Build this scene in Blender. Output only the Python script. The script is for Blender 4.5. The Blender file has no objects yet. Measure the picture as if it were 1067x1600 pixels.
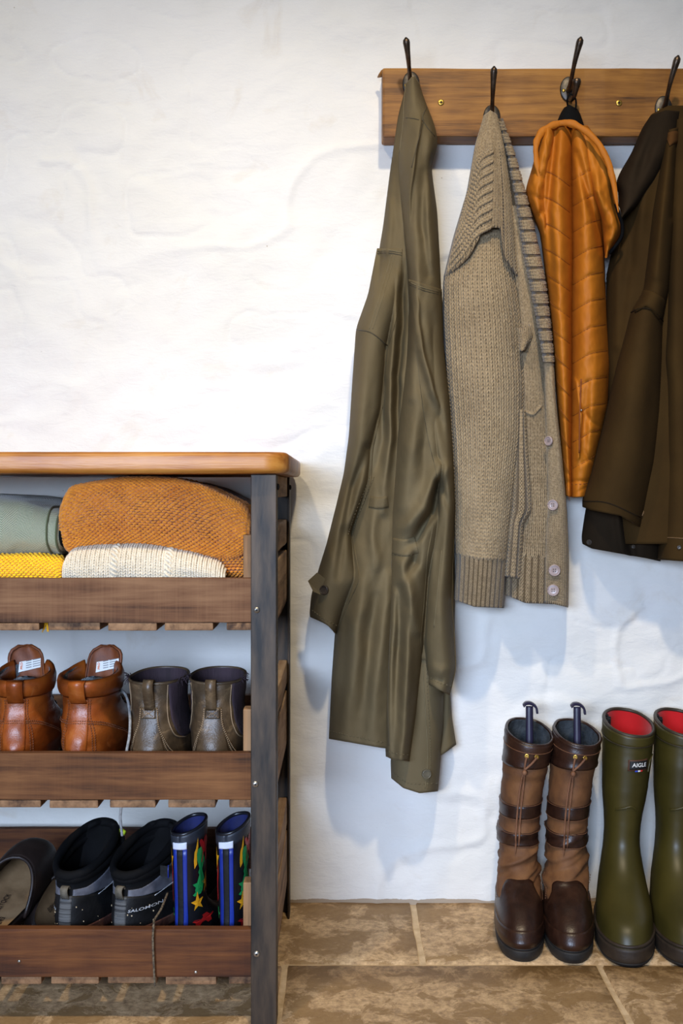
import bpy, bmesh, math, random
import numpy as np
from mathutils import Vector, Matrix

# ------------------------------------------------------------------ camera
F_PX, DW, HC, HY, CX = 1785.0, 2.1, 0.762, 765.0, 533.5   # focal length in px, wall distance, eye height, horizon row
scene = bpy.context.scene
cam = bpy.data.cameras.new('camera')
cam.sensor_fit = 'VERTICAL'; cam.sensor_height = 36.0; cam.sensor_width = 24.0
cam.lens = F_PX / 1600 * 36.0
cam.shift_y = -(800.0 - HY) / 1600.0
cam.clip_start = 0.02
camo = bpy.data.objects.new('camera', cam)
scene.collection.objects.link(camo)
camo.location = (0, 0, HC); camo.rotation_euler = (math.pi / 2, 0, 0)
scene.camera = camo

# ------------------------------------------------------------------ light
scene.view_settings.view_transform = 'Standard'
scene.view_settings.look = 'None'
scene.view_settings.exposure = 0.0
scene.view_settings.gamma = 1.0
scene.view_settings.use_curve_mapping = False
world = bpy.data.worlds.new('daylight'); scene.world = world
world.use_nodes = True
bg = world.node_tree.nodes['Background']
bg.inputs[0].default_value = (0.66, 0.79, 1.0, 1); bg.inputs[1].default_value = 0.13

def lamp(name, kind, loc, target, energy, color, size=0.05, spot=None, blend=0.5, size_y=None):
    l = bpy.data.lights.new(name, kind); l.energy = energy; l.color = color
    if kind == 'AREA':
        l.size = size
        if size_y: l.shape = 'RECTANGLE'; l.size_y = size_y
    else:
        l.shadow_soft_size = size
    if spot: l.spot_size = math.radians(spot); l.spot_blend = blend
    o = bpy.data.objects.new(name, l); scene.collection.objects.link(o)
    o.location = loc
    o.rotation_euler = (Vector(target) - Vector(loc)).to_track_quat('-Z', 'Y').to_euler()
    return o
WARM = (1.0, 0.83, 0.57)
lamp('ceiling_spot_right', 'SPOT', (0.22, 0.62, 2.40), (0.27, 2.0, 0.50), 96, WARM, 0.05, 76, 1.0)
lamp('ceiling_spot_left', 'SPOT', (-0.62, 0.62, 2.40), (-0.55, 2.1, 0.66), 68, WARM, 0.05, 74, 1.0)
day_fill = lamp('daylight_fill', 'AREA', (-0.72, -1.15, 1.00), (-0.14, 2.0, 0.36), 19, (0.58, 0.73, 1.0), 1.3, size_y=0.55)  # cool daylight fill added behind the camera, no window seen there
day_fill.data.spread = math.radians(68)          # narrowed to keep the fill off the upper wall

# ------------------------------------------------------------------ helpers
rng = np.random.default_rng(7)
COL = scene.collection
def W(px, py, Y):
    px = np.asarray(px, float); py = np.asarray(py, float); Y = np.asarray(Y, float)
    return np.stack(np.broadcast_arrays((px - CX) * Y / F_PX, Y, HC - (py - HY) * Y / F_PX), -1)
def V3(px, py, Y): return W(px, py, Y)

def _hash(ix, iy, seed):
    n = (ix.astype(np.int64) * 374761393 + iy.astype(np.int64) * 668265263 + seed * 974711) & 0x7fffffff
    n = ((n ^ (n >> 13)) * 1274126177) & 0x7fffffff
    return ((n ^ (n >> 16)) & 0xffff) / 65535.0
def vnoise(x, y, seed=0):
    x = np.asarray(x, float); y = np.asarray(y, float)
    ix = np.floor(x); iy = np.floor(y); fx = x - ix; fy = y - iy
    fx = fx * fx * fx * (fx * (fx * 6 - 15) + 10); fy = fy * fy * fy * (fy * (fy * 6 - 15) + 10)
    a = _hash(ix, iy, seed); b = _hash(ix + 1, iy, seed); c = _hash(ix, iy + 1, seed); d = _hash(ix + 1, iy + 1, seed)
    return (a + (b - a) * fx) * (1 - fy) + (c + (d - c) * fx) * fy
def fbm(x, y, seed=0, o=4):
    s = 0; a = 0.5; t = 0
    for k in range(o):
        s = s + a * vnoise(x * 2 ** k + 3.1 * k, y * 2 ** k + 7.7 * k, seed + k); t += a; a *= 0.5
    return s / t - 0.5

def tagit(o, label=None, cat=None, group=None, kind=None):
    if label: o['label'] = label
    if cat: o['category'] = cat
    if group: o['group'] = group
    if kind: o['kind'] = kind
    return o
def thing(name, loc, label, cat, group=None):
    e = bpy.data.objects.new(name, None); COL.objects.link(e); e.location = loc
    e.empty_display_size = 0.05
    return tagit(e, label, cat, group)
def root_offset(p):
    v = np.zeros(3)
    while p is not None:
        v += np.array(p.location); p = p.parent
    return v
def mesh_obj(name, verts, faces, mat, parent=None, smooth=True, uv=None, label=None, kind=None, local=False):
    verts = np.asarray(verts, float).reshape(-1, 3)
    if parent is not None and not local: verts = verts - root_offset(parent)
    me = bpy.data.meshes.new(name)
    if isinstance(faces, np.ndarray):
        k = faces.shape[1]; nf = len(faces)
        me.vertices.add(len(verts)); me.vertices.foreach_set('co', verts.astype(np.float32).ravel())
        me.loops.add(nf * k); me.loops.foreach_set('vertex_index', faces.astype(np.int32).ravel())
        me.polygons.add(nf); me.polygons.foreach_set('loop_start', np.arange(0, nf * k, k, dtype=np.int32))
        me.update(calc_edges=True); me.validate()
    else:
        me.from_pydata(verts.tolist(), [], [list(map(int, f)) for f in faces])
    if uv is not None:
        ul = me.uv_layers.new(name='UVMap')
        vi = np.empty(len(me.loops), np.int32); me.loops.foreach_get('vertex_index', vi)
        ul.data.foreach_set('uv', np.asarray(uv, np.float32)[vi].ravel())
    if smooth: me.polygons.foreach_set('use_smooth', np.ones(len(me.polygons), bool))
    if mat: me.materials.append(mat)
    o = bpy.data.objects.new(name, me); COL.objects.link(o)
    if parent is not None: o.parent = parent
    if label: o['label'] = label
    if kind: o['kind'] = kind
    return o
def gridfaces(nr, nc, closed=False, off=0):
    i = np.arange(nr - 1)[:, None]; j = np.arange(nc if closed else nc - 1)[None, :]
    j2 = (j + 1) % nc
    f = np.stack([i * nc + j, i * nc + j2, (i + 1) * nc + j2, (i + 1) * nc + j], -1).reshape(-1, 4)
    return f + off
def join(parts):
    vs, fs, n = [], [], 0
    for v, f in parts:
        vs.append(np.asarray(v, float).reshape(-1, 3)); fs += [[int(i) + n for i in q] for q in f]; n += len(vs[-1])
    return np.concatenate(vs), fs
def smooth_path(pts, n):
    pts = np.asarray(pts, float)
    if len(pts) < 3:
        t = np.linspace(0, 1, n)[:, None]; return pts[0] * (1 - t) + pts[-1] * t
    P = np.vstack([2 * pts[0] - pts[1], pts, 2 * pts[-1] - pts[-2]])
    u = np.linspace(0, len(pts) - 1 - 1e-9, n); k = u.astype(int); t = (u - k)[:, None]
    a, b, c, d = P[k], P[k + 1], P[k + 2], P[k + 3]
    return 0.5 * (2 * b + (c - a) * t + (2 * a - 5 * b + 4 * c - d) * t * t + (3 * b - a - 3 * c + d) * t ** 3)
def tube_vf(path, r, n=7, caps=True, flat=1.0, up=None):
    path = np.asarray(path, float); m = len(path)
    r = np.broadcast_to(np.asarray(r, float), (m,)) if np.ndim(r) < 1 or len(r) == m else np.interp(np.linspace(0, 1, m), np.linspace(0, 1, len(r)), r)
    t = np.gradient(path, axis=0); t /= np.linalg.norm(t, axis=1)[:, None] + 1e-12
    ref = np.array(up, float) if up is not None else (np.array([0, 0, 1.]) if abs(t[0][2]) < 0.9 else np.array([0, 1., 0]))
    N = np.empty_like(path); cur = ref
    for i in range(m):
        cur = cur - t[i] * np.dot(cur, t[i]); cur = cur / (np.linalg.norm(cur) + 1e-12); N[i] = cur
    B = np.cross(t, N)
    a = np.arange(n) * 2 * np.pi / n
    v = path[:, None] + r[:, None, None] * (np.cos(a)[None, :, None] * N[:, None] * flat + np.sin(a)[None, :, None] * B[:, None])
    f = gridfaces(m, n, True)[:, ::-1].tolist()
    if caps: f += [list(range(n)), list(range((m - 1) * n, m * n))[::-1]]
    return v.reshape(-1, 3), f
def tube(name, path, r, mat, parent, n=7, flat=1.0, up=None, label=None, local=False, steps=None):
    if steps: path = smooth_path(path, steps)
    v, f = tube_vf(path, r, n, True, flat, up)
    return mesh_obj(name, v, f, mat, parent, label=label, local=local)
def box_vf(x0, x1, y0, y1, z0, z1):
    v = [(x, y, z) for x in (x0, x1) for y in (y0, y1) for z in (z0, z1)]
    f = [(0, 1, 3, 2), (4, 6, 7, 5), (0, 4, 5, 1), (2, 3, 7, 6), (0, 2, 6, 4), (1, 5, 7, 3)]
    return np.array(v, float), f
def bevel_box(name, x0, x1, y0, y1, z0, z1, mat, parent=None, bev=0.002, seg=2, cuts=0, jit=0.0, seed=0, local=False, label=None, warp=None):
    """a board: box cut along its longest side, edges rounded, slightly uneven"""
    bm = bmesh.new()
    v, f = box_vf(x0, x1, y0, y1, z0, z1)
    bv = [bm.verts.new(p) for p in v]
    for q in f: bm.faces.new([bv[i] for i in q])
    bm.normal_update()
    d = [x1 - x0, y1 - y0, z1 - z0]; ax = int(np.argmax(d))
    if cuts:
        es = [e for e in bm.edges if abs((e.verts[0].co - e.verts[1].co)[ax]) > d[ax] * 0.9]
        bmesh.ops.subdivide_edges(bm, edges=es, cuts=cuts, use_grid_fill=True)
        lo = [x0, y0, z0][ax]
        for vv in bm.verts:
            s = vv.co[ax] / max(0.03, 1e-3)
            for k in range(3):
                if k != ax:
                    side = 1 if vv.co[k] > ([x0, y0, z0][k] + [x1, y1, z1][k]) / 2 else 0
                    vv.co[k] += jit * 2 * float(fbm(np.array(s * 0.5 + seed * 3.7), np.array(k * 5.3 + side * 11.0 + seed), 5, 3))
    if warp:
        for vv in bm.verts: vv.co = Vector(warp(vv.co))
    if bev:
        sharp = [e for e in bm.edges if len(e.link_faces) == 2 and e.calc_face_angle(0) > 0.6]
        bmesh.ops.bevel(bm, geom=sharp, offset=bev, segments=seg, affect='EDGES', profile=0.6)
    me = bpy.data.meshes.new(name)
    if parent is not None and not local: bmesh.ops.translate(bm, verts=bm.verts, vec=Vector(-root_offset(parent)))
    bm.to_mesh(me); bm.free()
    for p in me.polygons: p.use_smooth = False
    me.materials.append(mat)
    o = bpy.data.objects.new(name, me); COL.objects.link(o); o.parent = parent
    if label: o['label'] = label
    return o
def disc_vf(c, nrm, r, depth, n=16, dome=0.0):
    """short rounded cylinder (button, screw head, plate) facing nrm"""
    nrm = np.asarray(nrm, float); nrm = nrm / np.linalg.norm(nrm)
    a = np.cross(nrm, [0, 0, 1.0]); a = a / (np.linalg.norm(a) + 1e-9); b = np.cross(nrm, a)
    r = (r, r) if np.ndim(r) == 0 else r
    th = np.arange(n) * 2 * np.pi / n
    ring = lambda s, h: np.asarray(c) + nrm * h + s * (r[0] * np.cos(th)[:, None] * a + r[1] * np.sin(th)[:, None] * b)
    rings = [ring(1, 0), ring(1, depth * .7), ring(.9, depth), ring(.5, depth + dome * .75), ring(.12, depth + dome)]
    f = gridfaces(5, n, True).tolist(); f += [list(range(n))[::-1], list(range(4 * n, 5 * n))]
    return np.concatenate(rings), f
def copy_tree(o, parent=None):
    c = o.copy(); COL.objects.link(c)
    if parent is not None: c.parent = parent
    for ch in list(o.children): copy_tree(ch, c)
    return c

# ------------------------------------------------------------------ materials
def lin(c):
    if isinstance(c, str): c = tuple(int(c[i:i + 2], 16) for i in (0, 2, 4))
    return tuple(((x / 255) / 12.92 if x / 255 <= 0.04045 else ((x / 255 + 0.055) / 1.055) ** 2.4) for x in c) + (1.0,)
class NT:
    def __init__(s, name):
        s.m = bpy.data.materials.new(name); s.m.use_nodes = True
        s.t = s.m.node_tree; s.b = s.t.nodes['Principled BSDF']
    def n(s, typ, ins=None, **kw):
        nd = s.t.nodes.new(typ)
        for k, v in kw.items(): setattr(nd, k, v)
        for k, v in (ins or {}).items():
            if isinstance(v, bpy.types.NodeSocket): s.t.links.new(v, nd.inputs[k])
            else: nd.inputs[k].default_value = v
        return nd
    def math(s, op, a, b=0.0, c=None, clamp=False):
        nd = s.n('ShaderNodeMath', operation=op, use_clamp=clamp)
        for i, v in enumerate((a, b) if c is None else (a, b, c)):
            if isinstance(v, bpy.types.NodeSocket): s.t.links.new(v, nd.inputs[i])
            else: nd.inputs[i].default_value = v
        return nd.outputs[0]
    def set(s, k, v):
        if isinstance(v, bpy.types.NodeSocket): s.t.links.new(v, s.b.inputs[k])
        else: s.b.inputs[k].default_value = v
    def mix(s, f, a, b):
        nd = s.n('ShaderNodeMix', data_type='RGBA')
        for k, v in ((0, f), (6, a), (7, b)):
            if isinstance(v, bpy.types.NodeSocket): s.t.links.new(v, nd.inputs[k])
            else: nd.inputs[k].default_value = v
        return nd.outputs[2]
    def ramp(s, f, stops):
        nd = s.n('ShaderNodeValToRGB', {0: f}); e = nd.color_ramp.elements
        while len(e) < len(stops): e.new(0.5)
        for i, (p, c) in enumerate(stops): e[i].position = p; e[i].color = c
        return nd.outputs[0]
    def coords(s, scale=(1, 1, 1), rnd=True, uv=False, rot=(0, 0, 0)):
        tc = s.n('ShaderNodeTexCoord').outputs['UV' if uv else 'Object']
        if rnd:
            r = s.n('ShaderNodeObjectInfo').outputs['Random']
            v = s.n('ShaderNodeCombineXYZ', {0: s.math('MULTIPLY', r, 7.3), 1: s.math('MULTIPLY', r, 3.1), 2: s.math('MULTIPLY', r, 5.7)})
            tc = s.n('ShaderNodeVectorMath', {0: tc, 1: v.outputs[0]}, operation='ADD').outputs[0]
        return s.n('ShaderNodeMapping', {'Vector': tc, 'Scale': scale, 'Rotation': rot}).outputs[0]
    def noise(s, vec, scale, detail=4.0, rough=0.55, dist=0.0):
        return s.n('ShaderNodeTexNoise', {'Vector': vec, 'Scale': scale, 'Detail': detail, 'Roughness': rough, 'Distortion': dist}).outputs[0]
    def bump(s, h, strength=0.3, dist=0.002, normal=None):
        nd = s.n('ShaderNodeBump', {'Height': h, 'Strength': strength, 'Distance': dist})
        if normal is not None: s.t.links.new(normal, nd.inputs['Normal'])
        return nd.outputs[0]
MATS = {}
def plain(name, c1, c2=None, scale=20, rough=0.6, bump=0.15, bdist=0.001, metal=0.0, stretch=(1, 1, 1), spec=0.5, contrast=(0.35, 0.65), fine=0, sheen=0.0, coat=0.0):
    if name in MATS: return MATS[name]
    m = NT(name); c2 = c2 or c1
    v = m.coords(stretch)
    a = m.noise(v, scale, 5)
    m.set('Base Color', m.ramp(a, [(contrast[0], lin(c1)), (contrast[1], lin(c2))]))
    m.set('Roughness', rough); m.set('Metallic', metal); m.set('Specular IOR Level', spec)
    if sheen: m.set('Sheen Weight', sheen)
    if coat: m.set('Coat Weight', coat); m.set('Coat Roughness', 0.25)
    if bump:
        h = m.noise(v, fine or scale * 4, 4)
        m.set('Normal', m.bump(h, bump, bdist))
    MATS[name] = m.m
    return m.m
def wood(name, dark, mid, light, axis=0, rough=0.62, saw=0.0, grain=1.0, spec=0.35, knots=0.0):
    if name in MATS: return MATS[name]
    m = NT(name)
    sc = [26, 26, 26]; sc[axis] = 1.6
    v = m.coords(tuple(sc))
    warp = m.noise(m.coords((3, 3, 3)), 1.5, 2)
    big = m.noise(v, 1.0, 5, 0.6, 0.8)
    fine = m.noise(m.coords(tuple(x * 4.5 for x in sc)), 1.0, 4, 0.7, 0.4)
    patch = m.noise(m.coords((9, 9, 9)), 1.0, 3)
    f = m.math('ADD', m.math('MULTIPLY', big, 0.62), m.math('ADD', m.math('MULTIPLY', fine, 0.30 * grain), m.math('MULTIPLY', patch, 0.35)))
    f = m.math('SUBTRACT', f, 0.13)
    c = m.ramp(f, [(0.37, lin(dark)), (0.50, lin(mid)), (0.66, lin(light))])
    h = m.math('ADD', m.math('MULTIPLY', fine, 0.7), m.math('MULTIPLY', big, 0.6))
    if knots:
        kv = m.coords(tuple((5.0 if i == axis else 17.0) for i in range(3)))
        vd = m.n('ShaderNodeTexVoronoi', {'Vector': kv, 'Scale': 1.0}).outputs['Distance']
        k = m.math('LESS_THAN', m.math('ADD', vd, m.math('MULTIPLY', fine, 0.1)), 0.16)
        c = m.mix(m.math('MULTIPLY', k, knots), c, lin(dark))
    if saw:
        s2 = [3, 3, 3]; s2[axis] = 330
        sw = m.noise(m.coords(tuple(s2)), 1.0, 3)
        h = m.math('ADD', h, m.math('MULTIPLY', sw, saw))
        c = m.mix(m.math('MULTIPLY', m.math('SUBTRACT', sw, 0.42, clamp=True), saw * 1.2), c, lin(light))
    m.set('Base Color', c); m.set('Roughness', rough); m.set('Specular IOR Level', spec)
    m.set('Normal', m.bump(h, 0.55, 0.0016))
    MATS[name] = m.m
    return m.m
# ================================================================== the room
def plaster_material():
    m = NT('limewashed_plaster')
    v = m.coords((1, 1, 1), rnd=False)
    a = m.noise(v, 2.2, 5); b = m.noise(v, 9, 5, 0.6, 0.6)
    c = m.ramp(a, [(0.3, lin((226, 223, 214))), (0.62, lin((236, 234, 230)))])
    st = m.math('MULTIPLY', m.math('SUBTRACT', b, 0.60, clamp=True), 2.2, clamp=True)
    c = m.mix(st, c, lin((206, 190, 165)))
    # small pits and specks
    vo = m.n('ShaderNodeTexVoronoi', {'Vector': m.coords((1, 1, 1), rnd=False), 'Scale': 15.0}).outputs['Distance']
    sp = m.math('LESS_THAN', m.math('ADD', vo, m.math('MULTIPLY', b, 0.05)), 0.043)
    c = m.mix(m.math('MULTIPLY', sp, 0.55), c, lin((150, 130, 100)))
    # dirty line just above the floor
    z = m.n('ShaderNodeSeparateXYZ', {0: v}).outputs[2]
    d = m.math('LESS_THAN', m.math('ADD', z, m.math('MULTIPLY', b, 0.02)), 0.016)
    c = m.mix(m.math('MULTIPLY', d, 0.75), c, lin((150, 122, 85)))
    m.set('Base Color', c); m.set('Roughness', 0.82); m.set('Specular IOR Level', 0.25)
    br = m.noise(m.coords((1.0, 1, 2.6), rnd=False), 32, 6, 0.62, 1.2)
    fi = m.noise(m.coords((1.0, 1, 1.0), rnd=False, rot=(0, 0.5, 0)), 130, 3)
    n1 = m.bump(br, 0.24, 0.006)
    m.set('Normal', m.bump(fi, 0.18, 0.0015, n1))
    return m.m
def build_wall():
    xs = np.concatenate([np.linspace(-2.4, -0.72, 50)[:-1], np.linspace(-0.72, 0.72, 300), np.linspace(0.72, 2.4, 50)[1:]])
    zs = np.concatenate([np.linspace(-0.02, 1.72, 360), np.linspace(1.72, 2.7, 60)[1:]])
    X, Z = np.meshgrid(xs, zs)
    wx = X + 0.10 * fbm(X * 4, Z * 4, 91); wz = Z + 0.10 * fbm(X * 4, Z * 4, 92)
    h = 0.018 * fbm(wx * 3.2, wz * 4.2, 11, 3) + 0.012 * fbm(wx * 8, wz * 10, 21, 3)
    r = 1 - np.abs(2 * vnoise(wx * 5.2, wz * 6.2, 31) - 1)                        # trowel ridges
    h += 0.0035 * np.clip(r - 0.86, 0, 1) / 0.14 * (vnoise(wx * 3, wz * 3, 33) > 0.35)
    r2 = 1 - np.abs(2 * vnoise(wx * 9 + 3, wz * 16, 37) - 1)
    h -= 0.0028 * np.clip(r2 - 0.9, 0, 1) / 0.1 * np.clip(vnoise(wx * 2.3, wz * 2.3, 43) * 2 - .6, 0, 1)
    h += 0.0022 * fbm(wx * 30, wz * 40, 41, 3)
    h = h - 0.016                                                                   # all of it lies behind y = 2.1
    h = np.minimum(h, -0.001)
    v = np.stack([X, DW - h - 0.006, Z], -1)
    f = gridfaces(len(zs), len(xs))
    n = v.reshape(-1, 3).copy()
    o = mesh_obj('wall_back', n, f, plaster_material())
    return tagit(o, 'uneven white limewashed plaster wall with trowel lumps', None, None, 'structure')
build_wall()

def stone_material():
    m = NT('flagstone')
    v = m.coords((1, 1, 1))
    a = m.noise(v, 17, 8, 0.68, 0.4); b = m.noise(v, 75, 6, 0.75); e = m.noise(v, 3, 3)
    c = m.ramp(b, [(0.32, lin((140, 112, 80))), (0.52, lin((198, 164, 122))), (0.70, lin((228, 196, 152)))])
    f = m.math('ADD', m.math('MULTIPLY', a, 0.75), m.math('ADD', m.math('MULTIPLY', b, 0.22), m.math('MULTIPLY', e, 0.2)))
    mask = m.ramp(f, [(0.57, (0, 0, 0, 1)), (0.61, (1, 1, 1, 1))])
    c = m.mix(m.math('MULTIPLY', mask, 0.8), c, lin((140, 108, 66)))
    m.set('Base Color', c); m.set('Roughness', 0.62); m.set('Specular IOR Level', 0.4)
    m.set('Normal', m.bump(m.math('ADD', m.math('MULTIPLY', b, 0.8), m.math('MULTIPLY', mask, -0.5)), 0.5, 0.0025))
    return m.m
STONE = stone_material()
MORTAR = plain('lime_mortar', (222, 196, 158), (196, 168, 130), 40, 0.9, 0.5, 0.003)
def build_floor():
    v, f = box_vf(-2.4, 2.4, -0.8, 2.13, -0.03, -0.0035)
    fl = mesh_obj('floor', v, f, MORTAR, smooth=False)
    tagit(fl, 'tan flagstone floor with pale mortar joints', None, None, 'structure')
    rows = [(1.835, 2.118, [-1.66, -1.02, -0.44, 0.131, 0.76, 1.35, 2.0]),
            (1.27, 1.835, [-1.8, -1.2, -0.62, -0.091, 0.413, 0.98, 1.6]),
            (0.78, 1.27, [-1.6, -1.0, -0.35, 0.25, 0.82, 1.4]),
            (0.2, 0.78, [-1.8, -1.15, -0.5, 0.1, 0.62, 1.25])]
    g = 0.0042
    k = 0
    for y0, y1, xs in rows:
        for x0, x1 in zip(xs[:-1], xs[1:]):
            nx, ny = 26, 14
            u, w = np.meshgrid(np.linspace(0, 1, nx), np.linspace(0, 1, ny))
            ed = np.minimum.reduce([u * (x1 - x0), (1 - u) * (x1 - x0), w * (y1 - y0), (1 - w) * (y1 - y0)])
            # irregular rounded outline
            X = x0 + g + u * (x1 - x0 - 2 * g); Y = y0 + g + w * (y1 - y0 - 2 * g)
            jx = 0.004 * fbm(Y * 14 + k, X * 3 + k, 3); jy = 0.004 * fbm(X * 14 + k, Y * 3, 4)
            X = X + jx * (np.minimum(u, 1 - u) < .02); Y = Y + jy * (np.minimum(w, 1 - w) < .02)
            Zt = 0.0 + 0.003 * fbm(X * 7, Y * 7, 60 + k, 3)
            Zt = np.where(ed < 1e-6, -0.006, Zt)
            inner = 0.0028
            # squeeze the first inner ring close to the border for a rounded arris
            vv = np.stack([X, Y, Zt], -1)
            for ax_, arr in ((1, vv),):
                vv[:, 1, 0] = vv[:, 0, 0] + inner; vv[:, -2, 0] = vv[:, -1, 0] - inner
                vv[1, :, 1] = vv[0, :, 1] + inner; vv[-2, :, 1] = vv[-1, :, 1] - inner
            f = gridfaces(ny, nx)
            mesh_obj('flagstone', vv.reshape(-1, 3), f, STONE, fl)
            k += 1
build_floor()

# ================================================================== coat rail on the wall
OAK = wood('oiled_pine', (78, 46, 17), (146, 95, 44), (178, 122, 62), 0, 0.5, 0, 1.2, knots=0.5)
RAILW = wood('rail_wood', (56, 31, 8), (126, 80, 28), (164, 112, 46), 0, 0.5, 0, 1.3, knots=0.55)
IRON = plain('dark_cast_iron', (70, 58, 48), (104, 88, 74), 60, 0.36, 0.12, 0.0006, 0.85)
PLATE = plain('hook_plate_iron', (70, 66, 62), (104, 98, 92), 70, 0.45, 0.15, 0.0006, 0.8)
BRASS = plain('brass', (176, 140, 60), (205, 170, 84), 50, 0.35, 0.05, 0.0005, 0.9)
BLACK = plain('black_hole', (14, 12, 10), (22, 18, 14), 30, 0.8)
YB = 2.05
rail = thing('coat_rail', (0.47, 2.075, 1.39), 'thick oiled wooden beam fixed along the white wall, carrying the iron hooks', 'coat rail')
zt = HC + (HY - 106) * YB / F_PX; zb = HC + (HY - 213) * YB / F_PX
bevel_box('beam', (597.5 - CX) * YB / F_PX, 0.98, YB, 2.103, zb, zt, RAILW, rail, 0.004, 2, 24, 0.0016, 3)
tube('splinter', [W(600, 112, 2.062), W(594, 118, 2.075), W(590, 121, 2.08)], [0.006, 0.004, 0.001], RAILW, rail, 5)
def screw(px, py, Y, parent, r=0.0055):
    c = W(px, py, Y)
    v, f = disc_vf(c, (0, -1, 0), r, 0.0014, 14, 0.0002); s = mesh_obj('screw', v, f, BRASS, parent)
    b1 = box_vf(c[0] - .0028, c[0] + .0028, c[1] - .0021, c[1] - .0010, c[2] - .0008, c[2] + .0008)
    b2 = box_vf(c[0] - .0008, c[0] + .0008, c[1] - .0021, c[1] - .0010, c[2] - .0028, c[2] + .0028)
    v, f = join([b1, b2]); mesh_obj('cross_slot', v, f, BLACK, s, smooth=False)
screw(689, 160, YB, rail); screw(967, 161, YB, rail)

def coat_hook(plate, tip, label, low=True):
    """oval back plate, long upper arm rising towards the room, short lower hook with a ball"""
    px, py = plate; tx, ty = tip
    base = W(px, py, YB)
    t = thing('coat_hook', tuple(base), label, 'hook', 'iron coat hooks on the rail')
    v, f = disc_vf(base, (0, -1, 0), (0.0155, 0.0225), 0.004, 22, 0.0015); mesh_obj('back_plate', v, f, PLATE, t)
    tipw = W(tx, ty + 4, 1.975)
    mid = W(px + (tx - px) * .18, py - (py - ty) * .12, 2.022)
    m2 = W(px + (tx - px) * .5, py - (py - ty) * .50, 1.992)
    p = smooth_path([base + [0, -.002, -.004], mid, m2, tipw], 26)
    v, f = tube_vf(p, np.interp(np.linspace(0, 1, 26), [0, .3, .55, .8, .93, .985, 1], [.0062, .0042, .0036, .0050, .0064, .0048, .0012]), 10)
    mesh_obj('upper_arm', v, f, IRON, t)
    if low:
        p = smooth_path([base + [0.001, -.002, -.006], base + [.001, -.014, -.022], base + [.003, -.034, -.024], base + [.005, -.046, -.008], base + [.005, -.047, .003]], 26)
        v, f = tube_vf(p, np.interp(np.linspace(0, 1, 26), [0, .3, .6, .85, .97, 1], [.0055, .0042, .0045, .0078, .007, .002]), 10)
        mesh_obj('lower_hook', v, f, IRON, t)
    for dx, dz in ((-.0092, -.0035),):
        v, f = disc_vf(base + [dx, -.0045, dz], (0, -1, 0), .0032, .0012, 10, .0008); mesh_obj('screw', v, f, BRASS, t)
    return t
coat_hook((642, 132), (634, 54), 'dark iron hook the olive trench coat hangs from', False)
coat_hook((768, 184), (772, 99), 'dark iron hook the knitted cardigan hangs from, set lowest on the beam', False)
coat_hook((888, 140), (908, 53), 'dark iron hook with its round ball end in view above the orange gilet')
coat_hook((1036, 170), (1060, 82), 'dark iron hook the dark brown coat hangs from', False)

# ================================================================== shoe bench: frame, worktop, crates
XR = -0.0921; YF = 1.62; YBK = 2.062; XL = -1.02
STEEL = plain('blued_angle_iron', (26, 23, 21), (74, 60, 46), 30, 0.55, 0.3, 0.0009, 0.35, (1.6, 1.6, .3), contrast=(.36, .66), fine=120)
CRW = wood('crate_wood_grey', (52, 29, 15), (98, 64, 40), (132, 96, 66), 0, 0.8, 0.6)
CRW2 = wood('crate_wood_brown', (44, 23, 9), (90, 54, 26), (124, 82, 46), 0, 0.8, 0.25)
CRW3 = wood('crate_wood_red', (34, 14, 4), (74, 38, 13), (106, 62, 26), 0, 0.75, 0.15, 1.2)
SIDEW = wood('crate_side_wood', (80, 58, 40), (148, 116, 84), (188, 158, 122), 1, 0.78, 0.2)
SLATW = wood('crate_slat_wood', (60, 40, 26), (120, 88, 60), (156, 120, 86), 1, 0.78, 0.2)
POSTW = wood('corner_post_wood', (80, 56, 36), (138, 102, 68), (172, 134, 94), 2, 0.72)
TOPW = wood('waxed_top', (104, 52, 10), (160, 98, 32), (190, 130, 56), 0, 0.42, 0, 1.0, 0.5, knots=0.6)
frame = thing('bench_frame', (-0.55, 1.84, 0), 'dark angle-iron frame carrying the three crates and the worktop', 'bench')
T = 0.0038; WF = 0.0365
def angle_post(x_out, y_out, sx, sy):
    """L section: corner at (x_out, y_out), flanges running towards -sx and -sy"""
    x = [x_out, x_out - sx * WF, x_out - sx * WF, x_out - sx * T, x_out - sx * T, x_out]
    y = [y_out, y_out, y_out - sy * T, y_out - sy * T, y_out - sy * WF, y_out - sy * WF]
    n = 6; zs = [0.0, 0.7838]
    v = [(x[i], y[i], z) for z in zs for i in range(n)]
    f = [[i, (i + 1) % n, n + (i + 1) % n, n + i] for i in range(n)] + [[0, 1, 2, 3, 4, 5][::-1], list(range(n, 2 * n))]
    return mesh_obj('post', v, f, STEEL, frame, smooth=False)
posts = [angle_post(XR, YF, 1, -1), angle_post(XR, YBK, 1, 1), angle_post(XL, YF, -1, -1), angle_post(XL, YBK, -1, 1)]
for o in posts:
    md = o.modifiers.new('edge', 'BEVEL'); md.width = 0.0012; md.segments = 2
ztop = HC + (HY - 739.5) * 1.60 / F_PX
bevel_box('side_rail', XR - T - .018, XR - T - .0003, YF + .006, YBK - .006, 0.7500, 0.7836, SIDEW, frame, .0015)
bevel_box('side_rail', XL + T + .0003, XL + T + .018, YF + .006, YBK - .006, 0.7500, 0.7836, SIDEW, frame, .0015)
ROUNDH = plain('zinc_bolt', (150, 145, 136), (190, 186, 178), 80, 0.32, 0.1, 0.0004, 0.9)
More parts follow.
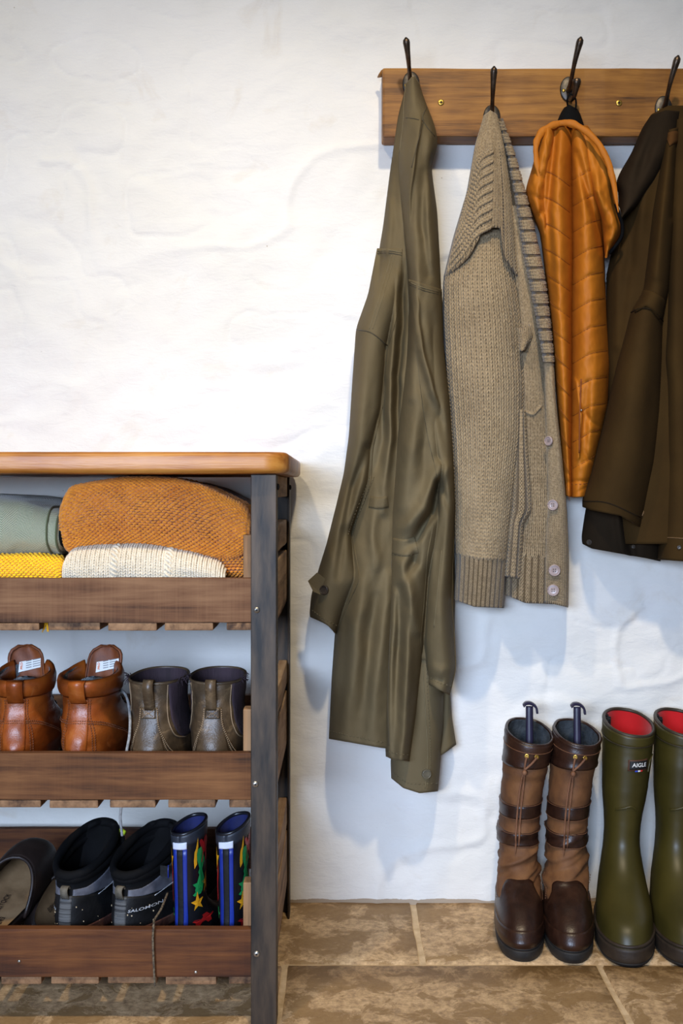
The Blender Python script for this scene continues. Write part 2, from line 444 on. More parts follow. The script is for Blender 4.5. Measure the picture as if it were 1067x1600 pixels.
for px, py in ((401, 953), (399, 1225), (401, 1490)):
    c = W(px, py, YF)
    v, f = disc_vf(c, (0, -1, 0), .0045, .0022, 12, .0012); b = mesh_obj('bolt', v, f, ROUNDH, posts[0])
    v, f = disc_vf(c + [0, -.0028, 0], (0, -1, 0), .0016, .0008, 6, 0); mesh_obj('socket', v, f, BLACK, b)
for px in (457.0,):
    c = np.array([XR, 2.03, 0.766]); v, f = disc_vf(c, (1, 0, 0), .0045, .0022, 12, .0012); mesh_obj('bolt', v, f, BLACK, posts[1])
c = np.array([XR, YF + .02, 0.766]); v, f = disc_vf(c, (1, 0, 0), .0045, .0022, 12, .0012); mesh_obj('bolt', v, f, BLACK, posts[0])

def worktop():
    x0, x1, y0, y1 = -1.06, -0.0745, 1.597, 2.098; z0, z1 = 0.7845, 0.8150
    bm = bmesh.new(); vv, ff = box_vf(x0, x1, y0, y1, z0, z1); bv = [bm.verts.new(p) for p in vv]
    for q in ff: bm.faces.new([bv[i] for i in q])
    bm.normal_update()
    e = [e for e in bm.edges if abs(e.verts[0].co.z - e.verts[1].co.z) > .02]
    bmesh.ops.bevel(bm, geom=e, offset=0.034, segments=9, affect='EDGES', profile=0.5)
    e = [e for e in bm.edges if abs(e.verts[0].co.z - e.verts[1].co.z) < 1e-4 and e.calc_face_angle(0) > 1]
    bmesh.ops.bevel(bm, geom=e, offset=0.0075, segments=4, affect='EDGES', profile=0.5)
    me = bpy.data.meshes.new('worktop'); bm.to_mesh(me); bm.free(); me.materials.append(TOPW)
    for p in me.polygons: p.use_smooth = abs(p.normal.z) < .98
    o = bpy.data.objects.new('worktop', me); COL.objects.link(o)
    tagit(o, 'honey-coloured waxed wooden worktop with a rounded corner on the iron bench', 'worktop')
worktop()

def crate(top, bot, slat, side, mat, label, back_top, post_top, seed):
    """front board top/bottom z, slat bottom z, side boards [(z0, z1), (z0, z1)]"""
    t = thing('crate', (-0.55, 1.84, slat), label, 'crate', 'wooden crates in the iron bench')
    xr = XR - T - .0008; xl = XL + T + .0008; yf = YF + T + .0005; yb = YBK - T - .001
    th = .015
    bevel_box('front_board', xl, xr, yf, yf + th, bot, top, mat, t, .0016, 2, 40, .0009, seed)
    bevel_box('back_board', xl, xr, yb - th, yb, back_top - .072, back_top, mat, t, .0016, 2, 30, .0009, seed + 9)
    for i, (z0, z1) in enumerate(side):
        for x in (xr - .016, xl):
            dz = .012 if i == 0 else .006
            bevel_box('side_board', x, x + .0158, yf + th + .0005, yb - th - .0005, z0, z1, SIDEW, t, .0025, 2, 14, .0014, seed + i * 3 + int(x * 50))
    for x in (xr - .0165 - .028, xl + .017):
        for y in (yf + th + .0006, yb - th - .028):
            bevel_box('corner_post', x, x + .0272, y, y + .027, bot + .001, post_top, POSTW, t, .002)
    # bottom slats run from front to back, their sawn ends show under the front board
    w0 = W(0, 0, yf)[0]
    edges = [(-455, -392), (-375, -300), (-284, -206), (-190, -112), (-96, -16)] + [(-2, 63), (77, 155), (168, 245), (260, 335), (355, 391)]
    for i, (a, b) in enumerate(edges):
        r1, r2 = rng.uniform(-3, 3, 2)
        xa = W(a + r1, 0, yf)[0]; xb = W(b + r2, 0, yf)[0]
        xa = max(xa, xl + .001); xb = min(xb, xr - .001)
        if i == len(edges) - 1: xb = xr - .001
        dz = rng.uniform(-.0012, .0008)
        bevel_box('slat', xa, xb, yf + rng.uniform(.0, .004), yb, slat + dz, bot - .0004, SLATW, t, .0018, 2, 6, .0007, seed + i)
    return t
C1 = crate(.6364, .5727, .5615, [(.568, .655), (.667, .709)], CRW, 'top crate of the bench, greyish rough-sawn wood, full of folded knitwear', .640, .697, 3)
C2 = crate(.3871, .3207, .3095, [(.316, .404), (.417, .458)], CRW2, 'middle crate of the bench, brown wood, holding two pairs of leather ankle boots', .3945, .447, 17)
def nail(px, py, parent):
    v, f = disc_vf(W(px, py, YF + T + .0004), (0, -1, 0), .0024, .0012, 8, .0006); mesh_obj('nail', v, f, ROUNDH, parent)
C3 = crate(.1369, .0687, .0580, [(.066, .155), (.167, .212)], CRW3, 'bottom crate of the bench, reddish stained wood, holding hiking shoes and small rain boots', .1556, .198, 31)
nail(306, 1519, C3); nail(30, 1502, C3)
# ================================================================== cloth
def curve1(tab, smooth=9):
    tab = sorted(tab); ys = np.array([t[0] for t in tab], float); xs = np.array([t[1] for t in tab], float)
    g = np.linspace(ys[0], ys[-1], max(8, int((ys[-1] - ys[0]) / 2) + 1) if ys[-1] - ys[0] > 4 else 200)
    v = np.interp(g, ys, xs)
    k = min(smooth, len(g) // 4)
    if k > 1:
        p = np.concatenate([2 * v[0] - v[1:k + 1][::-1], v, 2 * v[-1] - v[-k - 1:-1][::-1]])
        ker = np.hanning(2 * k + 3)[1:-1]; ker /= ker.sum()
        v = np.convolve(p, ker, 'valid')
    return lambda q: np.interp(q, g, v)
def polydist(px, py, pts):
    best = np.full(px.shape, 1e9); sgn = np.zeros(px.shape); par = np.zeros(px.shape)
    n = len(pts) - 1
    for i in range(n):
        (ax, ay), (bx, by) = pts[i][:2], pts[i + 1][:2]
        dx, dy = bx - ax, by - ay; L2 = dx * dx + dy * dy + 1e-9
        t = np.clip(((px - ax) * dx + (py - ay) * dy) / L2, 0, 1)
        ex = px - ax - t * dx; ey = py - ay - t * dy
        d = np.hypot(ex, ey); m = d < best
        best = np.where(m, d, best); par = np.where(m, i + t, par)
        cr = dx * ey - dy * ex                      # < 0: to the right of a line that runs down the picture
        sgn = np.where(m, np.where(cr < 0, 1.0, -1.0), sgn)
    return best, sgn, par
class Fold:
    def __init__(s, pts, amp, w, kind='g'):
        s.pts, s.w, s.kind = pts, w, kind
        n = len(pts)
        if np.ndim(amp) == 0:
            a = np.ones(n); a[0] = .15; a[-1] = .15
            if n == 2: a[:] = 1
            amp = a * amp
        s.amp = np.asarray(amp, float)
    def h(s, px, py):
        d, sg, par = polydist(px, py, s.pts)
        a = np.interp(par, np.arange(len(s.amp)), s.amp)
        if s.kind == 'g': return a * np.exp(-(d / s.w) ** 2)
        side = 1.0 if s.kind == 'r' else -1.0
        near = np.exp(-(d / s.w) ** 2); far = np.exp(-(d / max(2.2, .10 * s.w)) ** 2)
        return a * np.where(sg == side, near, far)
class Cloth:
    def __init__(s, L, R, top, bot, front, back, folds=(), p=2.2, noise=.002, nscale=40., seed=0, edge=.10, over=None, warp=0.0):
        s.over = over; s.warp = warp
        s.L, s.R = curve1(L, 7), curve1(R, 7)
        mk = lambda t: (curve1(t, 5) if not np.isscalar(t) else (lambda u: np.full(np.shape(u), float(t))))
        s.top, s.bot = mk(top), mk(bot)
        s.front, s.back = curve1(front, 15), curve1(back, 15)
        s.folds, s.p, s.noise, s.nscale, s.seed, s.edge = folds, p, noise, nscale, seed, edge
    def pxpy(s, u, v):
        t, b = s.top(u), s.bot(u); py = t + (b - t) * v
        l, r = s.L(py), s.R(py)
        return l + (r - l) * u, py
    def off_px(s, px, py):
        l, r = s.L(py), s.R(py); u = np.clip((px - l) / np.maximum(r - l, 1), 0, 1)
        prof = np.clip(1 - np.abs(2 * u - 1) ** s.p, 0, 1) ** .5
        fr, bk = s.front(py), s.back(py)
        h = 0; wx, wy = px, py
        if s.warp: wx = px + s.warp * 2 * fbm(px / 60, py / 75, 300 + s.seed, 3); wy = py + s.warp * fbm(px / 40, py / 40, 310 + s.seed, 2)
        for f in s.folds: h = h + f.h(wx, wy)
        if s.noise: h = h + s.noise * 2 * fbm(px / s.nscale, py / (s.nscale * 1.8), 100 + s.seed, 3)
        k = np.clip(np.minimum(u, 1 - u) / s.edge, 0, 1); k = k * k * (3 - 2 * k)
        o = np.maximum(bk + (fr - bk) * prof + h * k, bk + .002 * prof)
        if s.over:
            cl, y0, y1 = s.over; w = np.clip((py - y0) / (y1 - y0), 0, 1); w = w * w * (3 - 2 * w)
            base = np.maximum(cl.off_px(px, py) + .0035, bk + .001); o = base * (1 - w) + np.maximum(o, base) * w
        return o
    def at(s, px, py, lift=0.0):
        px = np.asarray(px, float); py = np.asarray(py, float)
        return W(px, py, DW - s.off_px(px, py) - lift)
    def uv(s, u, v, lift=0.0):
        px, py = s.pxpy(np.asarray(u, float), np.asarray(v, float)); return s.at(px, py, lift)
    def nrm(s, px, py, e=2.0):
        a = s.at(px + e, py) - s.at(px - e, py); b = s.at(px, py + e) - s.at(px, py - e)
        n = np.cross(b, a); n = n / (np.linalg.norm(n, axis=-1, keepdims=True) + 1e-12)
        return np.where((n[..., 1:2] > 0), -n, n)
    def mesh(s, name, mat, parent, nu=60, nv=160, cap=True, label=None):
        us = np.linspace(0, 1, nu); us = .5 - .5 * np.cos(us * np.pi) * (0.55 + .45 * np.abs(np.cos(us * np.pi)))
        us[0], us[-1] = 0, 1
        vs = np.linspace(0, 1, nv)
        U, Vv = np.meshgrid(us, vs)
        px, py = s.pxpy(U, Vv); front = s.at(px, py)
        ub = us[1:-1][::-1]; Ub, Vb = np.meshgrid(ub, vs); pxb, pyb = s.pxpy(Ub, Vb)
        bk = s.back(pyb) - .001 - .004 * np.sin(np.pi * Ub)
        bkp = W(pxb, pyb, DW - np.maximum(bk, .003))
        ring = np.concatenate([front, bkp], 1); n = ring.shape[1]
        v = ring.reshape(-1, 3); f = gridfaces(nv, n, True)
        uvs = np.concatenate([np.stack([px, py], -1), np.stack([pxb, pyb], -1)], 1).reshape(-1, 2) * (DW / F_PX)
        o = mesh_obj(name, v, f, mat, parent, uv=uvs, label=label)
        bm = bmesh.new(); bm.from_mesh(o.data); bm.verts.ensure_lookup_table()
        if cap: bm.faces.new([bm.verts[i] for i in range(n)])
        bmesh.ops.recalc_face_normals(bm, faces=bm.faces)
        bm.to_mesh(o.data); bm.free()
        for p in o.data.polygons: p.use_smooth = True
        md = o.modifiers.new('cloth', 'SOLIDIFY'); md.thickness = .0022; md.offset = -1
        return o
    def seam(s, name, pts, mat, parent, r=.0008, n=None, lift=.0003, flat=1.0):
        pts = np.asarray(pts, float); L = np.hypot(*np.diff(pts, axis=0).T).sum()
        q = smooth_path(pts, n or max(6, int(L / 5)))
        return tube(name, s.at(q[:, 0], q[:, 1], lift), r, mat, parent, 5, flat)
    def stitches(s, name, pts, mat, parent, pitch=5.0, r=.0007, lift=.0006, shift=0.0):
        pts = np.asarray(pts, float); L = np.hypot(*np.diff(pts, axis=0).T).sum()
        n = max(3, int(L / pitch)); q = smooth_path(pts, n * 2); ps = s.at(q[:, 0] + shift, q[:, 1], lift)
        o = []
        for i in range(0, len(ps) - 1, 2): o.append(tube_vf(ps[i:i + 2], r, 4))
        v, f = join(o); return mesh_obj(name, v, f, mat, parent, kind='stuff')
    def button(s, px, py, r, mat, parent, depth=.0025, holes=4, hole_mat=None, lift=.0, nm='button'):
        c = s.at(px, py, lift); n = s.nrm(np.array(px, float), np.array(py, float), 5.0)
        n = n * .6 + np.array([0, -.4, 0]); n /= np.linalg.norm(n)
        v, f = disc_vf(c, n, r, depth, 20, -depth * .35)
        b = mesh_obj(nm, v, f, mat, parent)
        rim = [c + n * depth + .86 * r * (math.cos(a) * np.cross(n, [0, 0, 1]) + math.sin(a) * np.array([0, 0, 1])) for a in np.linspace(0, 2 * np.pi, 21)]
        v, f = tube_vf(rim, r * .13, 5); mesh_obj('rim', v, f, mat, b)
        if hole_mat:
            hs = []
            for k in range(holes):
                a = math.pi / 4 + k * 2 * math.pi / holes
                cc = c + n * (depth * .62) + .24 * r * (math.cos(a) * np.cross(n, [0, 0, 1]) + math.sin(a) * np.array([0, 0, 1]))
                hs.append(disc_vf(cc, n, r * .11, .0006, 6))
            v, f = join(hs); mesh_obj('thread_holes', v, f, hole_mat, b)
        return b

def ell_legs(c, d, nrm, length, rad, nseg=5, nside=5):
    """lots of little yarn loops: centres c, directions d, normals nrm (all k x 3)"""
    k = len(c)
    d = d / (np.linalg.norm(d, axis=1)[:, None] + 1e-12)
    s = np.cross(d, nrm); s /= np.linalg.norm(s, axis=1)[:, None] + 1e-12
    n = np.cross(s, d)
    t = np.linspace(-1, 1, nseg); rp = np.array([.35, .88, 1., .88, .35]) if nseg == 5 else np.sqrt(np.clip(1 - (t * .94) ** 2, 0, 1))
    lift = np.array([-.55, .1, .3, .1, -.55]) if nseg == 5 else -.5 * t * t
    a = np.arange(nside) * 2 * np.pi / nside + .3
    length = np.broadcast_to(np.asarray(length, float), (k,)); rad = np.broadcast_to(np.asarray(rad, float), (k,))
    ctr = c[:, None] + d[:, None] * (t[None, :, None] * length[:, None, None] / 2) + n[:, None] * (lift[None, :, None] * rad[:, None, None])
    ring = (np.cos(a)[:, None] * s[:, None, None] + np.sin(a)[:, None] * n[:, None, None]) * (rp[None, :, None, None] * rad[:, None, None, None])
    v = ctr[:, :, None] + ring
    f1 = gridfaces(nseg, nside, True); per = nseg * nside
    f = (f1[None] + (np.arange(k) * per)[:, None, None]).reshape(-1, 4)
    return v.reshape(-1, 3), f
def knit_on(P, ncol, nrow, pattern, jitter=.06, seed=1, fat=1.0, lift=.0):
    """P(u, v) -> points; returns yarn loops of one knitted panel. u across, v along."""
    r = np.random.default_rng(seed)
    if pattern == 'vee':            # stockinette: columns of V
        i, j = np.meshgrid(np.arange(ncol), np.arange(nrow)); i = i.ravel(); j = j.ravel()
        cs, ds = [], []
        for sd in (-1, 1):
            ua = (i + .5 + sd * .07) / ncol; ub = (i + .5 + sd * .40) / ncol
            va = (j + 1.25) / nrow; vb = (j - .45) / nrow
            cs.append((ua, va)); ds.append((ub, np.clip(vb, 0, 1)))
        ua = np.concatenate([cs[0][0], cs[1][0]]); va = np.concatenate([cs[0][1], cs[1][1]])
        ub = np.concatenate([ds[0][0], ds[1][0]]); vb = np.concatenate([ds[0][1], ds[1][1]])
    elif pattern == 'purl':         # horizontal bumps, staggered
        i, j = np.meshgrid(np.arange(ncol), np.arange(nrow)); i = i.ravel(); j = j.ravel()
        o = (j % 2) * .5
        uc = (i + .5 + o) / ncol; ua = uc - .47 / ncol; ub = uc + .47 / ncol; va = (j + .62) / nrow; vb = (j + .38) / nrow
        k = ub < 1; ua, ub, va, vb = ua[k], ub[k], va[k], vb[k]
    elif pattern == 'rib':          # columns of V, every third one sunk (skipped)
        i, j = np.meshgrid(np.arange(ncol), np.arange(nrow)); i = i.ravel(); j = j.ravel()
        k = (i % 3) != 2; i = i[k]; j = j[k]
        ua = np.concatenate([(i + .5 - .05), (i + .5 + .05)]) / ncol; ub = np.concatenate([(i + .06), (i + .94)]) / ncol
        va = np.concatenate([(j + .95)] * 2) / nrow; vb = np.clip(np.concatenate([(j - .2)] * 2) / nrow, 0, 1)
    elif pattern == 'row_rib':      # rows of tight V lying across, in groups with sunk rows between
        i, j = np.meshgrid(np.arange(ncol), np.arange(nrow)); i = i.ravel(); j = j.ravel()
        k = (j % 4) != 3; i = i[k]; j = j[k]
        ua = np.concatenate([i / ncol, i / ncol]); ub = np.clip(np.concatenate([(i + 1.1) / ncol] * 2), 0, 1)
        va = np.concatenate([(j + .08), (j + .92)]) / nrow; vb = np.concatenate([(j + .5)] * 2) / nrow
    ua = np.clip(ua, 0, 1); ub = np.clip(ub, 0, 1); va = np.clip(va, 0, 1)
    a = P(ua, va); b = P(ub, vb)
    c = (a + b) / 2; d = b - a; ln = np.linalg.norm(d, axis=1)
    e = .5 / max(ncol, nrow)
    um, vm = (ua + ub) / 2, (va + vb) / 2
    t1 = P(np.clip(um + e, 0, 1), vm) - P(np.clip(um - e, 0, 1), vm); t2 = P(um, np.clip(vm + e, 0, 1)) - P(um, np.clip(vm - e, 0, 1))
    n = np.cross(t2, t1); n /= np.linalg.norm(n, axis=1)[:, None] + 1e-12
    ok = (ln > 1e-5)
    c, d, n, ln = c[ok], d[ok], n[ok], ln[ok]
    c = c + n * lift
    if pattern in ('vee', 'rib'): w = np.linalg.norm(P(np.full(2, .5), np.array([.5, .5]))[0] - P(np.array([.5 + .5 / ncol]), np.array([.5]))[0]) * .46
    else: w = np.median(ln) * .34
    rad = w * fat * (1 + jitter * r.normal(size=len(c)))
    d = d + np.linalg.norm(d, axis=1)[:, None] * jitter * .5 * r.normal(size=d.shape)
    return ell_legs(c, d, n, ln * 1.12, rad)
def knit_obj(name, pieces, mat, parent, label=None):
    vs, fs, n = [], [], 0
    for v, f in pieces: vs.append(v); fs.append(f + n); n += len(v)
    return mesh_obj(name, np.concatenate(vs), np.concatenate(fs), mat, parent, label=label, kind='stuff')

# ------------------------------------------------------------------ olive trench coat
def fabric(name, c1, c2, rough=.75, weave=900, bump=.12, big=9, spec=.35, sheen=.15):
    if name in MATS: return MATS[name]
    m = NT(name)
    v = m.coords((1, 1, 1)); a = m.noise(v, big, 4)
    m.set('Base Color', m.ramp(a, [(.35, lin(c1)), (.68, lin(c2))]))
    w = m.noise(v, weave, 2); cr = m.noise(v, 45, 4, .55, .4)
    m.set('Normal', m.bump(m.math('ADD', m.math('MULTIPLY', w, .35), m.math('MULTIPLY', cr, .8)), bump, .0025))
    m.set('Roughness', rough); m.set('Specular IOR Level', spec); m.set('Sheen Weight', sheen); m.set('Sheen Roughness', .5)
    MATS[name] = m.m; return m.m
OLIVE = fabric('olive_cotton', (94, 82, 58), (108, 95, 69), .80, 700, .4, 6, .2, .0)
OLIVE_S = plain('olive_thread', (114, 102, 74), (104, 92, 64), 60, .8, 0)
OLIVE_D = plain('olive_dark_thread', (66, 58, 42), (74, 66, 48), 60, .8, 0)
BTN = plain('dark_horn_button', (44, 38, 32), (70, 60, 50), 90, .35, .05)
tr = thing('trench_coat', tuple(W(615, 1238, 2.0)), 'long olive cotton trench coat hanging to knee height beside the bench', 'coat')
BL = [(118, 637), (150, 630), (180, 622), (270, 609), (350, 599), (392, 592), (460, 588), (520, 585), (600, 572), (700, 560), (800, 546), (900, 533), (990, 523), (1060, 518), (1190, 512)]
BR = [(118, 653), (140, 658), (160, 665), (190, 677), (212, 683), (232, 683), (250, 677), (264, 674), (330, 683), (400, 687), (470, 690), (540, 692), (620, 698), (700, 702), (790, 700), (850, 690), (900, 672), (1000, 664), (1100, 652), (1190, 640)]
body = Cloth(L=BL, R=[(118, 648), (180, 652), (260, 656), (400, 662), (520, 662), (700, 650), (850, 640), (1000, 634), (1190, 628)],
             top=[(0, 140), (.4, 128), (1, 128)], bot=[(0, 1154), (.3, 1160), (.7, 1168), (1, 1172)],
             front=[(118, .085), (200, .088), (300, .082), (450, .085), (600, .095), (800, .110), (1000, .128), (1190, .128)],
             back=[(118, .056), (232, .056), (262, .022), (1190, .02)], p=2.4, noise=.0035, nscale=24, seed=1, warp=5, folds=[
    Fold([(626, 200), (620, 280), (616, 380)], -.010, 7), Fold([(609, 320), (602, 390)], .010, 9),
    Fold([(620, 430), (617, 520), (610, 620), (604, 720), (600, 800)], [.010, .026, .028, .024, .01], 8),
    Fold([(632, 400), (630, 470), (622, 620), (614, 720)], [.0, -.028, -.03, -.0], 6),
    Fold([(604, 560), (596, 660), (588, 740)], -.016, 6), Fold([(590, 740), (584, 840), (588, 920)], [.006, .016, .006], 9),
    Fold([(572, 860), (562, 950), (548, 1050), (537, 1150)], [.006, .020, .014, .006], 17),
    Fold([(556, 880), (544, 970), (532, 1070), (524, 1150)], [-.004, -.010, -.006, -.002], 10),
    Fold([(590, 900), (578, 1000), (568, 1090), (562, 1160)], [-.010, -.024, -.014, -.006], 13),
    Fold([(606, 900), (596, 1000), (586, 1090), (582, 1165)], [.010, .020, .010, .004], 12)])
body.mesh('back_panel', OLIVE, tr, 80, 260)
rpan = Cloth(L=[(118, 636), (150, 631), (180, 628), (240, 621), (300, 624), (360, 629), (420, 635), (480, 638), (560, 634), (640, 625), (720, 616), (800, 610), (870, 609), (960, 606), (1060, 602), (1120, 600), (1190, 603)], R=BR,
             top=[(0, 130), (.4, 120), (.7, 119), (1, 130)], bot=[(0, 1182), (.3, 1187), (1, 1190)],
             front=[(118, .110), (200, .132), (300, .136), (450, .142), (700, .158), (900, .160), (1190, .150)],
             back=[(118, .057), (232, .057), (262, .05), (600, .06), (900, .075), (1190, .08)], p=2.0, noise=.0035, nscale=24, seed=6, edge=.14, warp=4, folds=[
    Fold([(658, 192), (650, 240), (642, 290), (640, 350)], [.010, .014, .012, .004], 9, 'l'),
    Fold([(676, 205), (672, 260), (670, 330), (676, 420)], [.006, .014, .012, .004], 9), Fold([(660, 270), (662, 350), (668, 430)], [-.004, -.016, -.008], 7),
    Fold([(648, 360), (650, 440), (648, 520), (640, 620)], [.004, .016, .018, .008], 9),
    Fold([(652, 470), (660, 545), (676, 610), (692, 650)], [.006, .022, .024, .008], 9, 'l'),
    Fold([(672, 470), (684, 540), (692, 600)], -.016, 7),
    Fold([(648, 620), (640, 700), (630, 790)], [.006, .020, .010], 14), Fold([(664, 640), (660, 700), (662, 760)], -.014, 9),
    Fold([(690, 730), (684, 745), (664, 790), (640, 818), (620, 832)], [.030, .026, .022, .016, .004], 11),
    Fold([(688, 754), (674, 802), (650, 842), (630, 860)], [-.05, -.04, -.02, -.004], 7),
    Fold([(654, 846), (646, 878), (630, 906)], -.030, 8), Fold([(626, 880), (640, 930), (652, 985)], [.010, .022, .010], 9),
    Fold([(616, 930), (612, 1020), (610, 1110), (608, 1185)], [.006, .010, .008, .004], 7),
    Fold([(626, 920), (622, 1010), (619, 1100), (616, 1186)], [-.012, -.030, -.016, -.006], 8),
    Fold([(638, 960), (636, 1050), (631, 1186)], [.008, .022, .016], 9)])
rpan.mesh('front_panel', OLIVE, tr, 80, 300)
lsl = Cloth(L=[(388, 589), (460, 575), (505, 559), (514, 556), (600, 550), (680, 545), (740, 537), (790, 525), (850, 510), (885, 499), (930, 486), (965, 483), (995, 500)],
            R=[(388, 628), (480, 624), (540, 607), (640, 597), (700, 582), (755, 579), (790, 566), (830, 549), (860, 554), (905, 562), (945, 543), (995, 523)],
            top=388, bot=[(0, 964), (.5, 976), (1, 991)],
            front=[(388, .085), (470, .125), (600, .14), (750, .135), (900, .13), (990, .115)], back=[(388, .05), (500, .045), (990, .035)], over=(body, 390, 470), p=2.4, noise=.002, seed=2, nscale=30, folds=[
    Fold([(570, 560), (562, 660), (556, 760)], .006, 14), Fold([(588, 560), (580, 640), (572, 700)], -.006, 8),
    Fold([(574, 700), (552, 760), (538, 830), (528, 900)], [-.010, -.024, -.02, -.005], 7),
    Fold([(556, 770), (540, 820), (534, 870)], .010, 10), Fold([(550, 850), (556, 900), (545, 950)], .012, 9),
    Fold([(520, 850), (512, 910), (508, 960)], .006, 14), Fold([(600, 410), (588, 470), (578, 512)], .006, 12)])
lsl.mesh('sleeve', OLIVE, tr, 56, 170)
bkp = Cloth(L=[(780, 660), (900, 640), (1190, 650)], R=[(780, 708), (900, 711), (1000, 710), (1080, 703), (1120, 706), (1190, 717)], top=780, bot=[(0, 1188), (.6, 1180), (1, 1163)],
            front=[(780, .06), (1000, .055), (1190, .05)], back=[(780, .02), (1190, .018)], p=3, noise=.002, seed=3,
            folds=[Fold([(700, 1000), (694, 1080), (690, 1180)], -.012, 6)])
bkp.mesh('hem_panel', OLIVE, tr, 40, 80)
flap = Cloth(L=[(800, 640), (900, 636), (1000, 632), (1100, 622), (1186, 610), (1240, 612)], R=[(800, 690), (900, 696), (1000, 700), (1080, 694), (1140, 693), (1190, 688), (1240, 684)],
             top=800, bot=[(0, 1216), (.25, 1231), (.6, 1239), (1, 1236)], front=[(800, .09), (1000, .10), (1240, .095)], back=[(800, .035), (1240, .03)], p=3.2, noise=.002, seed=4,
             folds=[Fold([(668, 1000), (664, 1080), (672, 1160)], .006, 16), Fold([(650, 1060), (642, 1120), (640, 1175)], -.014, 9)])
flap.mesh('lower_flap', OLIVE, tr, 50, 120)
rsl = Cloth(L=[(436, 638), (500, 648), (600, 656), (680, 668), (742, 683), (800, 681), (870, 668), (950, 662), (1000, 657), (1060, 665), (1090, 668)],
            R=[(436, 690), (540, 693), (620, 703), (700, 708), (790, 712), (880, 708), (940, 706), (1000, 711), (1045, 713), (1090, 702)],
            top=[(0, 436), (1, 452)], bot=[(0, 1068), (.5, 1078), (1, 1086)], front=[(436, .118), (560, .14), (740, .158), (900, .152), (1090, .135)], back=[(436, .06), (560, .05), (1090, .05)], over=(rpan, 440, 560), p=2.5, noise=.0025, seed=5, nscale=28, folds=[
    Fold([(672, 600), (690, 660), (700, 720)], -.010, 7), Fold([(690, 560), (698, 640), (703, 720)], .006, 6),
    Fold([(684, 742), (692, 770), (704, 800)], [-.02, -.012, -.002], 6), Fold([(700, 730), (690, 745)], .012, 8),
    Fold([(694, 790), (684, 860), (676, 930)], -.014, 7), Fold([(690, 880), (688, 960), (694, 1040)], .010, 12),
    Fold([(666, 1040), (690, 1048), (708, 1042)], .006, 7), Fold([(668, 1058), (690, 1064)], -.006, 4)])
rsl.mesh('sleeve', OLIVE, tr, 52, 170)
belt = lambda pts, w, cl, nm, par, mat, lift=.0015, th=.0012: strip(nm, pts, w, cl, par, mat, lift, th)
def strip(nm, pts, w, cl, par, mat, lift=.0015, th=.0012, n=24):
    """flat band of cloth lying on a garment; pts centre line in px, w width in px"""
    q = smooth_path(pts, n); t = np.gradient(q, axis=0); t /= np.linalg.norm(t, axis=1)[:, None]
    s = np.stack([-t[:, 1], t[:, 0]], 1); ws = np.linspace(-.5, .5, 7)
    g = q[:, None] + s[:, None] * (ws[None, :, None] * w)
    topv = cl.at(g[..., 0], g[..., 1], lift + th); topv[:, 0, 1] += th; topv[:, -1, 1] += th
    botv = cl.at(g[..., 0], g[..., 1], lift - .003)[:, ::-1]
    ring = np.concatenate([topv, botv], 1)
    f = gridfaces(n, 14, True).tolist() + [list(range(14))[::-1], list(range((n - 1) * 14, n * 14))]
    uvs = np.concatenate([g, g[:, ::-1]], 1).reshape(-1, 2) * (DW / F_PX)
    return mesh_obj(nm, ring.reshape(-1, 3), f, mat, par, uv=uvs)
strip('belt', [(612, 853), (632, 856), (651, 852)], 26, rpan, tr, OLIVE)
strip('belt', [(577, 784), (592, 786), (606, 784)], 18, body, tr, OLIVE)
strip('pocket_flap', [(657, 1012), (666, 1014), (675, 1015)], 36, flap, tr, OLIVE, .004)
for pts in ([(629, 184), (645, 185), (660, 189)], [(662, 187), (652, 225), (643, 262)], [(667, 167), (660, 184), (668, 200), (683, 217)]): rpan.seam('seam', pts, OLIVE_D, tr, .0009)
rpan.seam('seam', [(634, 132), (631, 160), (630, 186), (624, 240)], OLIVE_S, tr, .0009)
rpan.stitches('stitching', [(612, 866), (632, 869), (650, 865)], OLIVE_S, tr)
for cl, pts in ((lsl, [(590, 392), (608, 391), (628, 395)]), (rsl, [(640, 441), (662, 450), (690, 457)])):
    cl.seam('seam', pts, OLIVE_S, tr, .0010); cl.seam('seam', [(a, b + 4) for a, b in pts], OLIVE_D, tr, .0007)
lsl.seam('seam', [(557, 515), (580, 520), (605, 540)], OLIVE_D, tr, .0011)
for dx in (0, 5): lsl.seam('seam', [(612 + dx, 398), (600 + dx, 440), (585 + dx, 490), (577 + dx, 514)], OLIVE_S, tr, .0006)
for dx in (0, 6): lsl.stitches('stitching', [(578 + dx, 745), (566 + dx, 775), (552 + dx, 810), (544 + dx, 835)], OLIVE_S, tr, 4.5)
lsl.stitches('stitching', [(487, 953), (505, 966), (527, 978)], OLIVE_S, tr, 4.5)
tabm = W(np.array([481, 495, 508, 506, 489]), np.array([908, 895, 904, 932, 924]), np.array([1.998, 1.988, 1.978, 1.980, 1.99]))
v = np.concatenate([tabm, tabm + [0, .006, 0]]); f = [[0, 1, 2, 3, 4][::-1], [5, 6, 7, 8, 9]] + [[i, (i + 1) % 5, 5 + (i + 1) % 5, 5 + i] for i in range(5)]
mesh_obj('tab_point', v, f, OLIVE, tr, smooth=False)
lsl.button(507, 922, .0085, BTN, tr, .003, 4, BLACK, .003)
flap.button(666, 1209, .0085, plain('olive_button', (84, 78, 64), (100, 94, 78), 60, .4, .05), tr, .003, 0)
for dx in (0,): flap.stitches('stitching', [(660, 830), (663, 950), (668, 1080), (673, 1180), (668, 1232)], OLIVE_S, tr, 5); flap.seam('seam', [(655, 830), (658, 950), (663, 1080), (668, 1180), (664, 1232)], OLIVE_S, tr, .0009)
body.stitches('stitching', [(516, 1142), (550, 1150), (598, 1160)], OLIVE_S, tr, 5); rpan.stitches('stitching', [(606, 1174), (622, 1178), (639, 1180)], OLIVE_S, tr, 5)
rpan.seam('seam', [(612, 870), (609, 1000), (606, 1100), (608, 1165)], OLIVE_D, tr, .0007)
